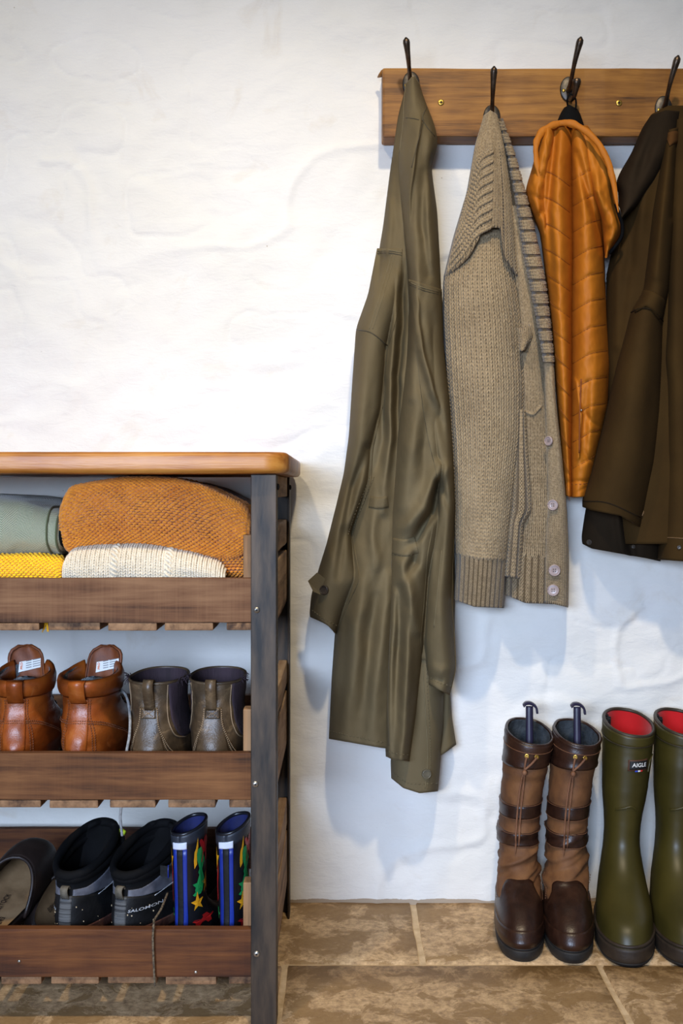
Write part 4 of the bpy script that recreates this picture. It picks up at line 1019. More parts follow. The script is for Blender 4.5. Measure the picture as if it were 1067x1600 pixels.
# ================================================================== footwear
class Loft:
    """rings stacked upwards: (z, heel_y, toe_y, half_width, ball, tilt, cx); toe towards +y, heel towards -y"""
    def __init__(s, rings, n=40, e=.85, wr=None, seed=0, toe=.0, crease=None):
        s.crease = crease
        R = np.array([tuple(r) + (0,) * (8 - len(r)) for r in rings], float)
        s.R = smooth_path(R, n); s.n = n; s.e = e; s.wr = wr; s.seed = seed; s.toe = toe
        s.zs = s.R[:, 0]
    def S(s, h, t, lift=0.0):
        """h 0..1 up the stack, t turns round (0 heel, .25 right, .5 toe)"""
        h = np.asarray(h, float); t = np.asarray(t, float); h, t = np.broadcast_arrays(h, t)
        k = np.clip(h, 0, 1) * (s.n - 1)
        g = np.stack([np.interp(k, np.arange(s.n), s.R[:, c]) for c in range(8)], -1)
        z, yh, yt, w, ball, tilt, cx, tx = np.moveaxis(g, -1, 0)
        th = 2 * np.pi * t; c, sn = np.cos(th), np.sin(th)
        d = 0
        if s.wr: d = s.wr * 2 * fbm(th * 1.3 + np.sin(th) * 1.5, z * 70, 70 + s.seed, 3)
        if s.crease:
            z0, z1, am = s.crease; q = np.clip(1 - np.abs((z - (z0 + z1) / 2) / ((z1 - z0) / 2)), 0, 1)
            d = d + am * 2 * fbm(np.cos(th) * 1.3 + 4, z * 95 + np.sin(th) * 1.6, 170 + s.seed, 2) * np.minimum(1, q * 2.5)
        a = (yt - yh) / 2 + lift + d; wl = w + lift + d
        x = cx + wl * np.sign(sn) * np.abs(sn) ** s.e * (1 + ball * (-c))
        y = (yt + yh) / 2 - a * np.sign(c) * np.abs(c) ** (s.e + .1)
        return np.stack([x, y, z + tilt * (-c) + tx * sn], -1)
    def h_at(s, z): return np.interp(z, s.zs, np.linspace(0, 1, s.n)) if s.zs[-1] > s.zs[0] else 0
    def mesh(s, name, mat, parent, h0=0., h1=1., nh=40, nt=56, lift=0., cap0=True, cap1=False, label=None):
        hs = np.linspace(h0, h1, nh); ts = np.arange(nt) / nt
        v = s.S(hs[:, None], ts[None, :], lift).reshape(-1, 3)
        f = gridfaces(nh, nt, True).tolist()
        if cap0: f.append(list(range(nt))[::-1])
        if cap1: f.append(list(range((nh - 1) * nt, nh * nt)))
        return mesh_obj(name, v, f, mat, parent, local=True, label=label)
    def patch(s, name, mat, parent, t0, t1, h0, h1, lift=.0012, nt=16, nh=16, label=None, inset=.003):
        """piece laid on the surface; t0/t1 may be functions of q (0 bottom .. 1 top), h0/h1 of p (0..1 across)"""
        fn = lambda a: a if callable(a) else (lambda q, a=a: np.full(np.shape(q), float(a)))
        t0, t1, h0, h1 = map(fn, (t0, t1, h0, h1))
        q = np.linspace(0, 1, nh)[:, None] * np.ones((1, nt)); p = np.ones((nh, 1)) * np.linspace(0, 1, nt)[None]
        t = t0(q) + (t1(q) - t0(q)) * p; h = h0(p) + (h1(p) - h0(p)) * q
        L = np.full((nh, nt), lift); L[0] = L[-1] = -inset; L[:, 0] = L[:, -1] = -inset
        # border ring doubled so that the edge stands up steeply
        idx_h = np.r_[0, np.arange(nh), nh - 1]; idx_t = np.r_[0, np.arange(nt), nt - 1]
        T_ = t[np.ix_(idx_h, idx_t)]; H_ = h[np.ix_(idx_h, idx_t)]; LL = np.full(T_.shape, lift); LL[0] = LL[-1] = -inset; LL[:, 0] = LL[:, -1] = -inset
        v = s.S(H_, T_, LL); return mesh_obj(name, v.reshape(-1, 3), gridfaces(nh + 2, nt + 2).tolist(), mat, parent, local=True, label=label)
    def line(s, name, mat, parent, ht, r=.0009, lift=.0004, n=26, nside=5):
        q = smooth_path(np.array(ht, float), n); return tube(name, s.S(q[:, 0], q[:, 1], lift), r, mat, parent, nside, local=True)
    def stitch(s, name, mat, parent, ht, pitch=.004, r=.0007, lift=.0008):
        q = smooth_path(np.array(ht, float), 200); P = s.S(q[:, 0], q[:, 1], lift)
        L = np.r_[0, np.cumsum(np.linalg.norm(np.diff(P, axis=0), axis=1))]; m = max(2, int(L[-1] / pitch)); o = []
        for i in range(m):
            a = np.array([np.interp(L[-1] * (i + f_) / m, L, P[:, c]) for f_ in (.12, .78) for c in range(3)]).reshape(2, 3); o.append(tube_vf(a, r, 4))
        v, f = join(o); return mesh_obj(name, v, f, mat, parent, local=True, kind='stuff')
    def lining(s, name, mat, parent, depth, inset=.005, nh=14, nt=56, bottom=True, bulge=0.0):
        zt = s.R[-1, 0]; h1 = 1.0; h0 = float(s.h_at(zt - depth))
        hs = np.linspace(h1, h0, nh); ts = np.arange(nt) / nt
        v = s.S(hs[:, None], ts[None], -inset); v = v.reshape(-1, 3); f = gridfaces(nh, nt, True)[:, ::-1].tolist()
        if bottom:
            last = v[-nt:]; c = last.mean(0); add = []
            for k in (.7, .4, .12): add.append(c + (last - c) * k + [0, 0, bulge * (1 - k * k)])
            v = np.concatenate([v] + add); f += gridfaces(4, nt, True, (nh - 1) * nt)[:, ::-1].tolist(); f.append(list(range((nh + 2) * nt, (nh + 3) * nt)))
        return mesh_obj(name, v, f, mat, parent, local=True)
    def rim(s, name, mat, parent, r=.003, lift=-.002, h=1.0, nt=56, dz=0.0):
        ts = np.arange(nt + 1) / nt; P = s.S(np.full(nt + 1, h), ts, lift) + [0, 0, dz]
        # closed torus
        c = P[:-1].mean(0); n = 8; a = np.arange(n) * 2 * np.pi / n
        out = P[:-1] - c; out[:, 2] = 0; out /= np.linalg.norm(out, axis=1)[:, None]
        v = P[:-1, None] + r * (np.cos(a)[None, :, None] * out[:, None] + np.sin(a)[None, :, None] * np.array([0, 0, 1.]))
        f = []
        for i in range(nt):
            for j in range(n): f.append([i * n + j, ((i + 1) % nt) * n + j, ((i + 1) % nt) * n + (j + 1) % n, i * n + (j + 1) % n])
        return mesh_obj(name, v.reshape(-1, 3), f, mat, parent, local=True)
def text_mesh(body, bold=0.0, shear=0.0):
    cu = bpy.data.curves.new('t', 'FONT'); cu.body = body; cu.size = 1.0; cu.align_x = 'CENTER'; cu.align_y = 'CENTER'; cu.offset = bold; cu.shear = shear
    cu.resolution_u = 3
    o = bpy.data.objects.new('t', cu); COL.objects.link(o)
    dg = bpy.context.evaluated_depsgraph_get(); me = bpy.data.meshes.new_from_object(o.evaluated_get(dg))
    v = np.array([tuple(x.co) for x in me.vertices]); f = [list(p.vertices) for p in me.polygons]
    bpy.data.objects.remove(o); bpy.data.curves.remove(cu); bpy.data.meshes.remove(me)
    v[:, :2] -= (v[:, :2].max(0) + v[:, :2].min(0)) / 2
    return v, f
def text_on(loft, body, parent, mat, t, h, width, dt, dh, lift=.0022, bold=.01, name='lettering', shear=0.0, flip=False):
    """print a word on a loft: width = turn fraction, keeps letter aspect by dt (m per turn) and dh (m per h)"""
    v, f = text_mesh(body, bold, shear)
    sc = width / (v[:, 0].max() - v[:, 0].min())
    tt = t + (1 if not flip else -1) * v[:, 0] * sc; hh = h + v[:, 1] * sc * dt / dh
    return mesh_obj(name, loft.S(hh, tt, lift), f, mat, parent, smooth=False, local=True)
def poly_on(loft, name, pts, t, h, sx, sy, mat, parent, lift=.0012):
    """flat printed shape; pts unit polygon (fan from its centre)"""
    p = np.array(pts, float); c = p.mean(0); p = np.vstack([c, p]); n = len(p) - 1
    v = loft.S(h + p[:, 1] * sy, t + p[:, 0] * sx, lift)
    f = [[0, 1 + i, 1 + (i + 1) % n] for i in range(n)]
    return mesh_obj(name, v, f, mat, parent, smooth=False, local=True)

def leather(name, c1, c2, c3, rough=.45, scale=18, bump=.25, worn=None, spec=.5):
    if name in MATS: return MATS[name]
    m = NT(name); v = m.coords((1, 1, 1))
    a = m.noise(v, scale, 6, .6, .3); b = m.noise(v, scale * 4, 4)
    c = m.ramp(m.math('ADD', m.math('MULTIPLY', a, .75), m.math('MULTIPLY', b, .25)), [(.32, lin(c1)), (.5, lin(c2)), (.70, lin(c3))])
    if worn:
        w = m.noise(m.coords((1, 1, 2.2)), scale * 1.3, 6, .7, 1.0); c = m.mix(m.math('MULTIPLY', m.math('SUBTRACT', w, .56, clamp=True), 3.0, clamp=True), c, lin(worn))
    m.set('Base Color', c); m.set('Roughness', rough); m.set('Specular IOR Level', spec)
    vo = m.n('ShaderNodeTexVoronoi', {'Vector': v, 'Scale': 420.0}).outputs['Distance']
    m.set('Normal', m.bump(m.math('ADD', m.math('MULTIPLY', vo, .25), m.math('MULTIPLY', b, .8)), bump, .0018))
    MATS[name] = m.m; return m.m
TAN = leather('tan_leather', (92, 40, 10), (134, 64, 18), (158, 84, 28), .38, 14, .25, (170, 106, 56))
TAN_IN = leather('tan_leather_inside', (98, 46, 16), (122, 62, 24), (136, 74, 32), .6, 20)
TANTH = plain('brown_thread', (92, 46, 20), (120, 66, 34), 80, .8, 0)
GREYWOOL = plain('grey_fleece', (58, 66, 72), (104, 112, 118), 90, .95, 1.0, .004, fine=300, sheen=.3)
GREYLACE = plain('grey_lace', (112, 112, 112), (150, 150, 150), 200, .85, .4, .001)
LABEL = plain('white_label', (222, 222, 218), (232, 232, 228), 30, .7, 0)
ORNG = plain('orange_print', (224, 108, 30), None, 30, .7, 0); GREYPR = plain('grey_print', (120, 120, 122), None, 30, .7, 0)
DARKSOLE = plain('dark_rubber', (26, 23, 21), (38, 34, 30), 50, .7, .3, .002)

def work_boot(loc, rotz, label, side):
    t = thing('work_boot', loc, label, 'boot', 'tan leather work boots'); t.rotation_euler = (0, 0, rotz); t.scale = (.94, 1, 1.09)
    so = Loft([(0, 0, .285, .040, .15), (.012, -.002, .287, .043, .15), (.028, -.002, .286, .043, .15)], 8)
    so.mesh('sole', DARKSOLE, t, nh=8, cap1=True)
    up = Loft([(.026, .002, .283, .044, .12), (.045, -.004, .284, .050, .10), (.062, -.003, .272, .052, .06), (.080, .003, .215, .050, .0), (.097, .010, .165, .0455, 0), (.112, .014, .142, .0425, 0), (.126, .012, .136, .043, 0), (.150, .008, .134, .0455, 0, .004)], 44, .88, .0022, side)
    up.mesh('upper', TAN, t, nh=50)
    # padded collar, open at the tongue side
    v = []; nt = 60; ts = np.linspace(-.40, .40, nt); prof = [(.122, .0005), (.126, .0045), (.134, .0065), (.143, .0060), (.150, .0025), (.151, -.003), (.146, -.0065), (.130, -.0075)]
    for z, l in prof: v.append(up.S(np.full(nt, float(up.h_at(z))), ts, l) + np.stack([0 * ts, 0 * ts, np.full(nt, max(0, z - .150)) + .006 * np.clip(np.abs(ts) - .3, 0, 1) / .1 * (z > .14)], 1))
    v = np.array(v); f = gridfaces(len(prof), nt).tolist()
    co = mesh_obj('collar', v.reshape(-1, 3), f, TAN, t, local=True); md = co.modifiers.new('t', 'SOLIDIFY'); md.thickness = .001
    up.lining('fleece_lining', GREYWOOL, t, .024, .006, bulge=.017)
    # pull strap over the collar
    pl = [up.S(float(up.h_at(z)), 0.0, l) for z, l in ((.116, .001), (.122, .0065), (.135, .0095), (.147, .0085), (.1545, .003), (.154, -.004), (.145, -.008))]
    P_ = smooth_path(pl, 22); w = .0125
    vv = np.concatenate([P_ + [-w, 0, 0], P_ + [w, 0, 0]]); f = [[i, i + 1, 22 + i + 1, 22 + i] for i in range(21)]
    st = mesh_obj('pull_strap', vv, f, TAN, t, local=True); md = st.modifiers.new('t', 'SOLIDIFY'); md.thickness = .0022; md.offset = 0
    # tongue standing up
    nu, nv = 13, 16; g = []
    for j in range(nv):
        q = j / (nv - 1); z = .095 + .085 * q; hw = .029 * math.sqrt(max(.05, 1 - (max(0, q - .74) / .275) ** 3)); yc = .128 - .010 * math.sin(q * 2.6) + .012 * q
        for i in range(nu):
            a = i / (nu - 1) * 2 - 1; g.append((a * hw + .010 * side * q, yc - .010 * a * a + .0015 * math.sin(5 * a + 7 * q), z))
    tg = mesh_obj('tongue', g, gridfaces(nv, nu).tolist(), TAN_IN, t, local=True); md = tg.modifiers.new('t', 'SOLIDIFY'); md.thickness = .0035; md.offset = 0
    edge = [g[i * nu] for i in range(6, nv)] + [g[(nv - 1) * nu + i] for i in range(1, nu)] + [g[i * nu + nu - 1] for i in range(nv - 2, 5, -1)]
    tube('edge_stitch', np.array(edge) * [.9, 1, 1] + [0, -.0026, -.002], .0006, TANTH, tg, 4, local=True)
    # woven label with a line of orange print
    c = np.array([.006 + .006 * side, .1225, .152]); bl = [c + np.array([x, -.004, z]) for x, z in ((-.020, -.010), (.020, -.002), (.021, .011), (-.018, .005))]
    lb = mesh_obj('label', bl, [[0, 1, 2, 3]], LABEL, tg, smooth=False, local=True); md = lb.modifiers.new('t', 'SOLIDIFY'); md.thickness = .0006
    lv, lf = text_mesh('PRO', .02); lv = lv[:, [1, 0, 2]] * [-1, 1, 1] * .0052
    mesh_obj('print', np.stack([c[0] - .0145 + lv[:, 0], np.full(len(lv), c[1] - .0049), c[2] - .0005 + lv[:, 1]], 1), lf, ORNG, lb, smooth=False, local=True)
    pr = []
    for k in range(4):
        for a0, a1 in ((-.007, .002), (.004, .016)):
            z = -.0045 + .0032 * k; y0 = c[1] - .0049
            pr.append((np.array([(c[0] + a0, y0, c[2] + z + .18 * (a0 + .01)), (c[0] + a1, y0, c[2] + z + .18 * (a1 + .01)), (c[0] + a1, y0, c[2] + z + .0011 + .18 * (a1 + .01)), (c[0] + a0, y0, c[2] + z + .0011 + .18 * (a0 + .01))]), [[0, 1, 2, 3]]))
    v, f = join(pr); mesh_obj('small_print', v, f, GREYPR, lb, smooth=False, local=True)
    H = lambda z: float(up.h_at(z))
    for a, b in ((-.060, -.085), (.045, .075)):
        for d in (0, .012): up.stitch('stitching', TANTH, t, [(H(.120), a + d), (H(.100), a * .95 + d), (H(.080), (a + b) / 2 + d), (H(.045), b + d)], .0034, .0008)
    for dz in (0, .003): up.stitch('stitching', TANTH, t, [(H(.088 + dz), -.17), (H(.089 + dz), -.06), (H(.089 + dz), .05), (H(.083 + dz), .13), (H(.066 + dz), .20), (H(.050 + dz), .23)], .0034, .0008)
    up.patch('back_stay', TAN, t, -.055, .045, H(.045), H(.121), .0011)
    # laces and hooks along the throat
    for sx in (-1, 1):
        for k in range(4):
            p = up.S(H(.090 + .013 * k), .5 - sx * (.10 + .01 * k), .002); v, f = disc_vf(p, (sx * .5, .4, .5), .004, .002, 10, .001); mesh_obj('lace_hook', v, f, IRON, t, local=True)
    lp = [up.S(H(.094 + .007 * k), .5 + (.10 if k % 2 else -.10), .004) for k in range(7)]
    tube('lace', lp, .0019, GREYLACE, t, 6, local=True, steps=50)
    return t, up
FZ2 = .3212; FZ3 = .0692
wb1, _ = work_boot((W(119, 1200, 1.668)[0], 1.668, FZ2), math.radians(-5), 'tan leather work boot beside the grey-brown ankle boots, its tongue upright', 1)
wb2, _ = work_boot((W(22, 1200, 1.670)[0], 1.670, FZ2), math.radians(4), 'tan leather work boot cut by the picture edge, its tongue folded wide', -1)
tube('loose_lace', [W(180, 1082, 1.78), W(190, 1079, 1.76), W(199, 1092, 1.73), W(203, 1120, 1.70), W(202, 1150, 1.68), W(197, 1180, 1.67), W(196, 1215, 1.67)], .0023, GREYLACE, None, 6, steps=50).name = 'loose_lace'
ll = bpy.data.objects['loose_lace']; tagit(ll, 'grey lace trailing down between the tan boot and the ankle boots', 'lace')
l2 = tube('lace_end', [W(191, 1250, 1.70), W(188, 1275, 1.70), W(189, 1290, 1.70), W(191, 1306, 1.70)], .0021, GREYLACE, None, 6, steps=20); tagit(l2, 'grey lace end dangling through the slats of the middle crate', 'lace')

CHL = leather('grey_brown_leather', (40, 30, 20), (70, 55, 38), (98, 79, 57), .42, 16, .35, (150, 122, 88))
CHL_T = plain('pale_brown_thread', (124, 102, 76), (142, 118, 90), 70, .8, 0)
ELAS = plain('aubergine_elastic', (40, 28, 34), (56, 40, 48), 60, .85, .6, .0015, stretch=(1, 1, .15), fine=500)
def chelsea(loc, rotz, label, side):
    t = thing('ankle_boot', loc, label, 'boot', 'grey-brown pull-on ankle boots'); t.rotation_euler = (0, 0, rotz); t.scale = (.92, 1, 1)
    so = Loft([(0, 0, .275, .040, .15), (.012, -.002, .276, .042, .15), (.026, -.002, .275, .042, .15)], 8); so.mesh('sole', DARKSOLE, t, nh=8, cap1=True)
    up = Loft([(.024, .002, .272, .043, .12), (.045, -.002, .272, .048, .08), (.062, .0, .255, .0485, .03), (.082, .006, .185, .046, 0), (.105, .012, .142, .0425, 0), (.130, .014, .132, .0430, 0), (.158, .012, .132, .0465, 0, .003)], 44, .80, .0014, side + 5)
    up.mesh('upper', CHL, t, nh=46); H = lambda z: float(up.h_at(z))
    up.lining('lining', ELAS, t, .09, .004)
    up.rim('rim', CHL, t, .0024, -.0012)
    for s0, s1 in ((.095, .36), (-.36, -.145)):
        up.patch('elastic_gusset', ELAS, t, lambda q, s0=s0, s1=s1: (s0 + s1) / 2 + (s0 - s1) / 2 * (.35 + .65 * q ** .55), lambda q, s0=s0, s1=s1: (s0 + s1) / 2 + (s1 - s0) / 2 * (.35 + .65 * q ** .55), H(.068), H(.1595), .0006, inset=.002)
        sg = 1 if s0 > 0 else -1; a = .095 if sg > 0 else -.145
        up.line('edge_piping', CHL_T, t, [(H(.155), a), (H(.12), a * 1.03), (H(.09), a * 1.2), (H(.074), a * 1.5), (H(.066), a * 2.0)], .0011)
        fr = []
        for k in range(16):
            p = up.S(1.0, sg * rng.uniform(.16, .24), 0.0); d = np.array([sg * rng.uniform(.2, 1), rng.uniform(-.4, .3), rng.uniform(-.6, 1)]); L_ = rng.uniform(.005, .013)
            fr.append(tube_vf(smooth_path([p, p + d * L_ * .6, p + d * L_ + [0, 0, -.006 * rng.random()]], 6), .0006, 4))
        v, f = join(fr); mesh_obj('frayed_threads', v, f, ELAS, t, local=True, kind='stuff')
    for dx in (.0, .014):
        for sg in (-1, 1): up.stitch('stitching', CHL_T, t, [(H(.118), sg * (.040 - dx * .2)), (H(.095), sg * (.048 - dx * .3)), (H(.075), sg * (.075 - dx * .5)), (H(.058), sg * (.105 - dx)), (H(.040), sg * (.15 - dx))], .0030, .0008)
    up.patch('back_stay', CHL, t, lambda q: -(.105 - .065 * q ** .6), lambda q: .105 - .065 * q ** .6, H(.045), H(.120), .0010)
    # pull loop
    p0 = up.S(H(.116), 0.0, .0015); p1 = up.S(H(.135), 0.0, .0075); p2 = up.S(H(.152), .0, .011); p3 = up.S(H(.158), 0.0, .006) + [0, 0, .006]; p4 = up.S(H(.157), 0.0, -.004) + [0, 0, .002]; p5 = up.S(H(.14), .0, -.005)
    P_ = smooth_path([p0, p1, p2, p3, p4, p5], 26); w = .0085
    vv = np.concatenate([P_ + [-w + .002 * side, 0, 0], P_ + [w + .002 * side, 0, 0]]); st = mesh_obj('pull_loop', vv, [[i, i + 1, 27 + i, 26 + i] for i in range(25)], CHL, t, local=True); md = st.modifiers.new('t', 'SOLIDIFY'); md.thickness = .0020; md.offset = 0
    up.patch('loop_base', CHL, t, -.032, .032, H(.104), H(.119), .0022, 8, 8)
    up.stitch('cross_stitch', CHL_T, t, [(H(.105), -.026), (H(.1115), 0), (H(.118), .026)], .003, .0007, .0028); up.stitch('cross_stitch', CHL_T, t, [(H(.118), -.026), (H(.1115), 0), (H(.105), .026)], .003, .0007, .0028)
    return t
chelsea((W(228, 1200, 1.668)[0], 1.668, FZ2), math.radians(-7), 'grey-brown pull-on ankle boot with frayed elastic next to the tan work boot', 1)
chelsea((W(330, 1200, 1.668)[0], 1.668, FZ2), math.radians(-2), 'grey-brown pull-on ankle boot next to the iron post, its loop bent aside', -1)

# ------------------------------------------------------------------ hiking shoes, clogs and small rain boots in the bottom crate
HBLK = fabric('black_mesh', (8, 8, 9), (15, 15, 17), .85, 900, .35, 20, .14, .0); HRUB = plain('black_rubber_heel', (12, 12, 13), (22, 22, 24), 40, .6, .3, .002, spec=.3)
HGRY = plain('grey_synthetic', (76, 77, 86), (102, 104, 114), 50, .55, .2, .001); HLGT = plain('pale_grey_print', (176, 178, 182), None, 40, .6, 0)
RIBT = plain('ribbed_tape', (34, 34, 36), (88, 88, 88), 1.0, .7, .8, .001, stretch=(5, 5, 330), contrast=(.4, .6)); LOOPM = plain('grey_webbing', (76, 70, 60), (104, 96, 82), 120, .8, .4)
BLUI = plain('blue_insole', (30, 62, 150), (44, 84, 186), 60, .8, .3); MUDR = leather('muddy_red_sole', (60, 30, 24), (84, 48, 38), (116, 90, 70), .8, 30); LIME = plain('lime_webbing', (180, 200, 30), None, 30, .7, 0)
def hiker(loc, rotz, label, text_t, side):
    t = thing('hiking_shoe', loc, label, 'shoe', 'black and grey hiking shoes'); t.rotation_euler = (0, 0, rotz); t.scale = (.92, 1, 1)
    so = Loft([(0, .004, .285, .040, .15), (.016, -.003, .290, .044, .15), (.036, -.003, .288, .045, .14)], 8); so.mesh('sole', DARKSOLE, t, nh=8, cap1=True)
    up = Loft([(.034, .0, .286, .045, .13), (.060, .0, .283, .049, .08), (.080, .002, .255, .046, .03), (.100, .006, .200, .0435, 0), (.120, .008, .165, .042, 0, .006), (.146, .004, .150, .043, 0, .020)], 44, .88, .001, side + 9)
    up.mesh('upper', HBLK, t, nh=46); H = lambda z: float(up.h_at(z))
    up.patch('sole_rand', MUDR, t, -.30, .30, H(.034), H(.050), .0020, 40, 6)
    up.patch('heel_counter', HRUB, t, -.205, .205, H(.047), lambda p: H(.098) - (H(.098) - H(.084)) * np.abs(2 * p - 1) ** 2, .0016, 40, 12)
    for sg in (-1, 1):
        up.patch('grey_overlay', HGRY, t, .03 * sg, .40 * sg, lambda p: H(.096) - .06 * p, lambda p: H(.106) + (.02 + .42 * np.clip(p - .18, 0, 1)) - .2 * np.clip(p - .7, 0, 1), .0011, 40, 14)
        up.line('overlay_seam', HLGT, t, [(H(.090), .14 * sg), (H(.098), .24 * sg), (H(.10), .32 * sg)], .0007, .0016)
    up.patch('ribbed_tape', RIBT, t, -.028, .028, H(.046), H(.097), .0026, 8, 14)
    # padded collar
    up.rim('collar', HBLK, t, .0075, -.004, 1.0); up.rim('collar_pad', HBLK, t, .008, -.004, float(H(.134)))
    up.lining('inner_lining', HBLK, t, .062, .0085, bulge=.002)
    iv, if_ = disc_vf((.012, .085, .086), (0, 0, 1), (.016, .028), .003, 14, .002); mesh_obj('insole', iv, if_, BLUI, t, local=True)
    # heel pull loop
    P_ = smooth_path([up.S(H(.094), 0, .002), up.S(H(.103), 0, .009), up.S(H(.113), 0, .010), up.S(H(.117), 0, .004), up.S(H(.110), 0, .0)], 22); w = .0062
    vv = np.concatenate([P_ + [-w, 0, 0], P_ + [w, 0, 0]]); st = mesh_obj('pull_loop', vv, [[i, i + 1, 23 + i, 22 + i] for i in range(21)], LOOPM, t, local=True); md = st.modifiers.new('t', 'SOLIDIFY'); md.thickness = .002; md.offset = 0
    # tongue: tall rounded padded flap
    nu, nv = 15, 16; g = []
    for j in range(nv):
        q = j / (nv - 1); z = .100 + .070 * q; hw = .041 * math.sqrt(max(0.02, 1 - (max(0, q - .55) / .47) ** 2.4))
        for i in range(nu):
            a = i / (nu - 1) * 2 - 1; g.append((a * hw + .004 * side, .140 - .022 * a * a - .004 * math.sin(q * 3) + .010 * q, z))
    tg = mesh_obj('tongue', g, gridfaces(nv, nu).tolist(), HBLK, t, local=True); md = tg.modifiers.new('t', 'SOLIDIFY'); md.thickness = .009; md.offset = 0; sd = tg.modifiers.new('s', 'SUBSURF'); sd.levels = 1; sd.render_levels = 1
    text_on(up, 'SALOMON', t, HLGT, text_t, H(.0775), .125, .25, .112, .0034, .012, shear=.15)
    ms, fs = [], []
    lc = [up.S(H(.100 + .004 * k), .5 + (.07 if k % 2 else -.07), .005) for k in range(8)]
    tube('lace', lc, .002, HRUB, t, 6, local=True, steps=50)
    mud = []
    for k in range(12):
        p = up.S(H(rng.uniform(.046, .085)), rng.uniform(-.12, .14), .0018); v, f = disc_vf(p, (p[0] * 10, -1, .2), rng.uniform(.0006, .0016), .0006, 5, .0004); mud.append((v, f))
    v, f = join(mud); mesh_obj('mud_spots', v, f, plain('dried_mud', (150, 134, 110), (176, 160, 134), 60, .95, .4), t, local=True, kind='stuff')
    return t
hiker((W(101, 1440, 1.668)[0], 1.668, FZ3), math.radians(-12), 'black and grey hiking shoe between the dark clog and its twin', -.112, 1)
hk2 = hiker((W(187, 1440, 1.668)[0], 1.668, FZ3), math.radians(-20), 'black and grey hiking shoe next to the patterned rain boots, its lace over the board', .100, -1)
tube('loose_lace', [W(262, 1395, 1.70), W(252, 1420, 1.66), W(242, 1436, 1.635), W(240, 1446, 1.619), W(239, 1470, 1.6185), W(240, 1500, 1.6185), W(242, 1541, 1.6185)], .0017, plain('speckled_lace', (44, 36, 28), (120, 104, 80), 260, .85, .4, .001), None, 6, steps=60)
lo = bpy.data.objects['loose_lace.001']; tagit(lo, 'thin speckled shoelace hanging over the front of the bottom crate', 'lace')
tube('webbing_tab', [(.030, .135, .150), (.036, .128, .160), (.046, .122, .158)], .004, LIME, bpy.data.objects['hiking_shoe'], 6, local=True, steps=10)

FOOTB = leather('cork_footbed', (104, 80, 54), (138, 110, 78), (158, 130, 96), .7, 14, .2); CLOG = leather('dark_brown_leather', (26, 19, 17), (40, 30, 27), (54, 42, 37), .5, 16, .25)
def clog(loc, rot, label):
    t = thing('clog', loc, label, 'clog', 'dark brown clogs'); t.rotation_euler = rot; t.scale = (.95, .95, .95)
    so = Loft([(-.024, .004, .250, .036, .18), (-.012, .0, .254, .040, .20), (-.002, .0, .255, .041, .20)], 8, .9); so.mesh('sole', CLOG, t, nh=8, cap1=True)
    nu, nv = 13, 36; g = []
    for j in range(nv):
        q = j / (nv - 1); th = np.pi * q; y = .127 - .1235 * math.cos(th); hw = .0395 * math.sin(th) ** .75 * (1 + .20 * (-math.cos(th))) + .0005
        for i in range(nu):
            a = i / (nu - 1) * 2 - 1; g.append((a * hw, y, .001 + .006 * abs(a) ** 3 * math.sin(th) - .002 * (1 - a * a) * math.sin(th)))
    fb_ = mesh_obj('footbed', g, gridfaces(nv, nu).tolist(), FOOTB, t, local=True)
    # printed name on the footbed
    for word, w, y, x, off in (('BIRKENSTOCK', .075, .085, -.004, 0), ('245', .016, .058, .012, 0)):
        v, f = text_mesh(word, .005); sc = w / (v[:, 0].max() - v[:, 0].min()); mesh_obj('lettering', np.stack([x - v[:, 1] * sc, y + v[:, 0] * sc, np.full(len(v), .0022)], 1), f, CLOG, fb_, smooth=False, local=True)
    # vamp: closed toe shell
    nu, nv = 25, 20; g = []
    for j in range(nv):
        q = j / (nv - 1)
        for i in range(nu):
            a = i / (nu - 1) * 2 - 1
            y0 = .118 + .030 * (1 - abs(a) ** 2.0) - .03 * abs(a); y = y0 + (.2555 - y0) * (1 - (1 - q) ** 1.5)
            th = math.acos(max(-1, min(1, (.127 - y) / .1285))); hw = .0415 * math.sin(th) ** .75 * (1 + .2 * (-math.cos(th))) + .001
            hh = .050 * (1 - q ** 2.2) + .006
            ph = (1 - a) * math.pi / 2
            g.append((hw * math.copysign(abs(math.cos(ph)) ** .7, math.cos(ph)), y, -.008 + (hh + .008) * abs(math.sin(ph)) ** .8))
    vp = mesh_obj('vamp', g, gridfaces(nv, nu).tolist(), CLOG, t, local=True); md = vp.modifiers.new('t', 'SOLIDIFY'); md.thickness = .004; md.offset = 0
    tube('vamp_edge', np.array(g[:nu]), .0030, CLOG, t, 6, local=True)
    return t
clog((W(-38, 1440, 1.665)[0], 1.668, .100), (math.radians(15), math.radians(10), math.radians(-7)), 'dark brown clog tipped up to show its tan footbed at the picture edge')
clog((W(44, 1440, 1.70)[0], 1.74, .096), (math.radians(10), math.radians(55), math.radians(-4)), 'second dark clog lying on its side behind the hiking shoe')

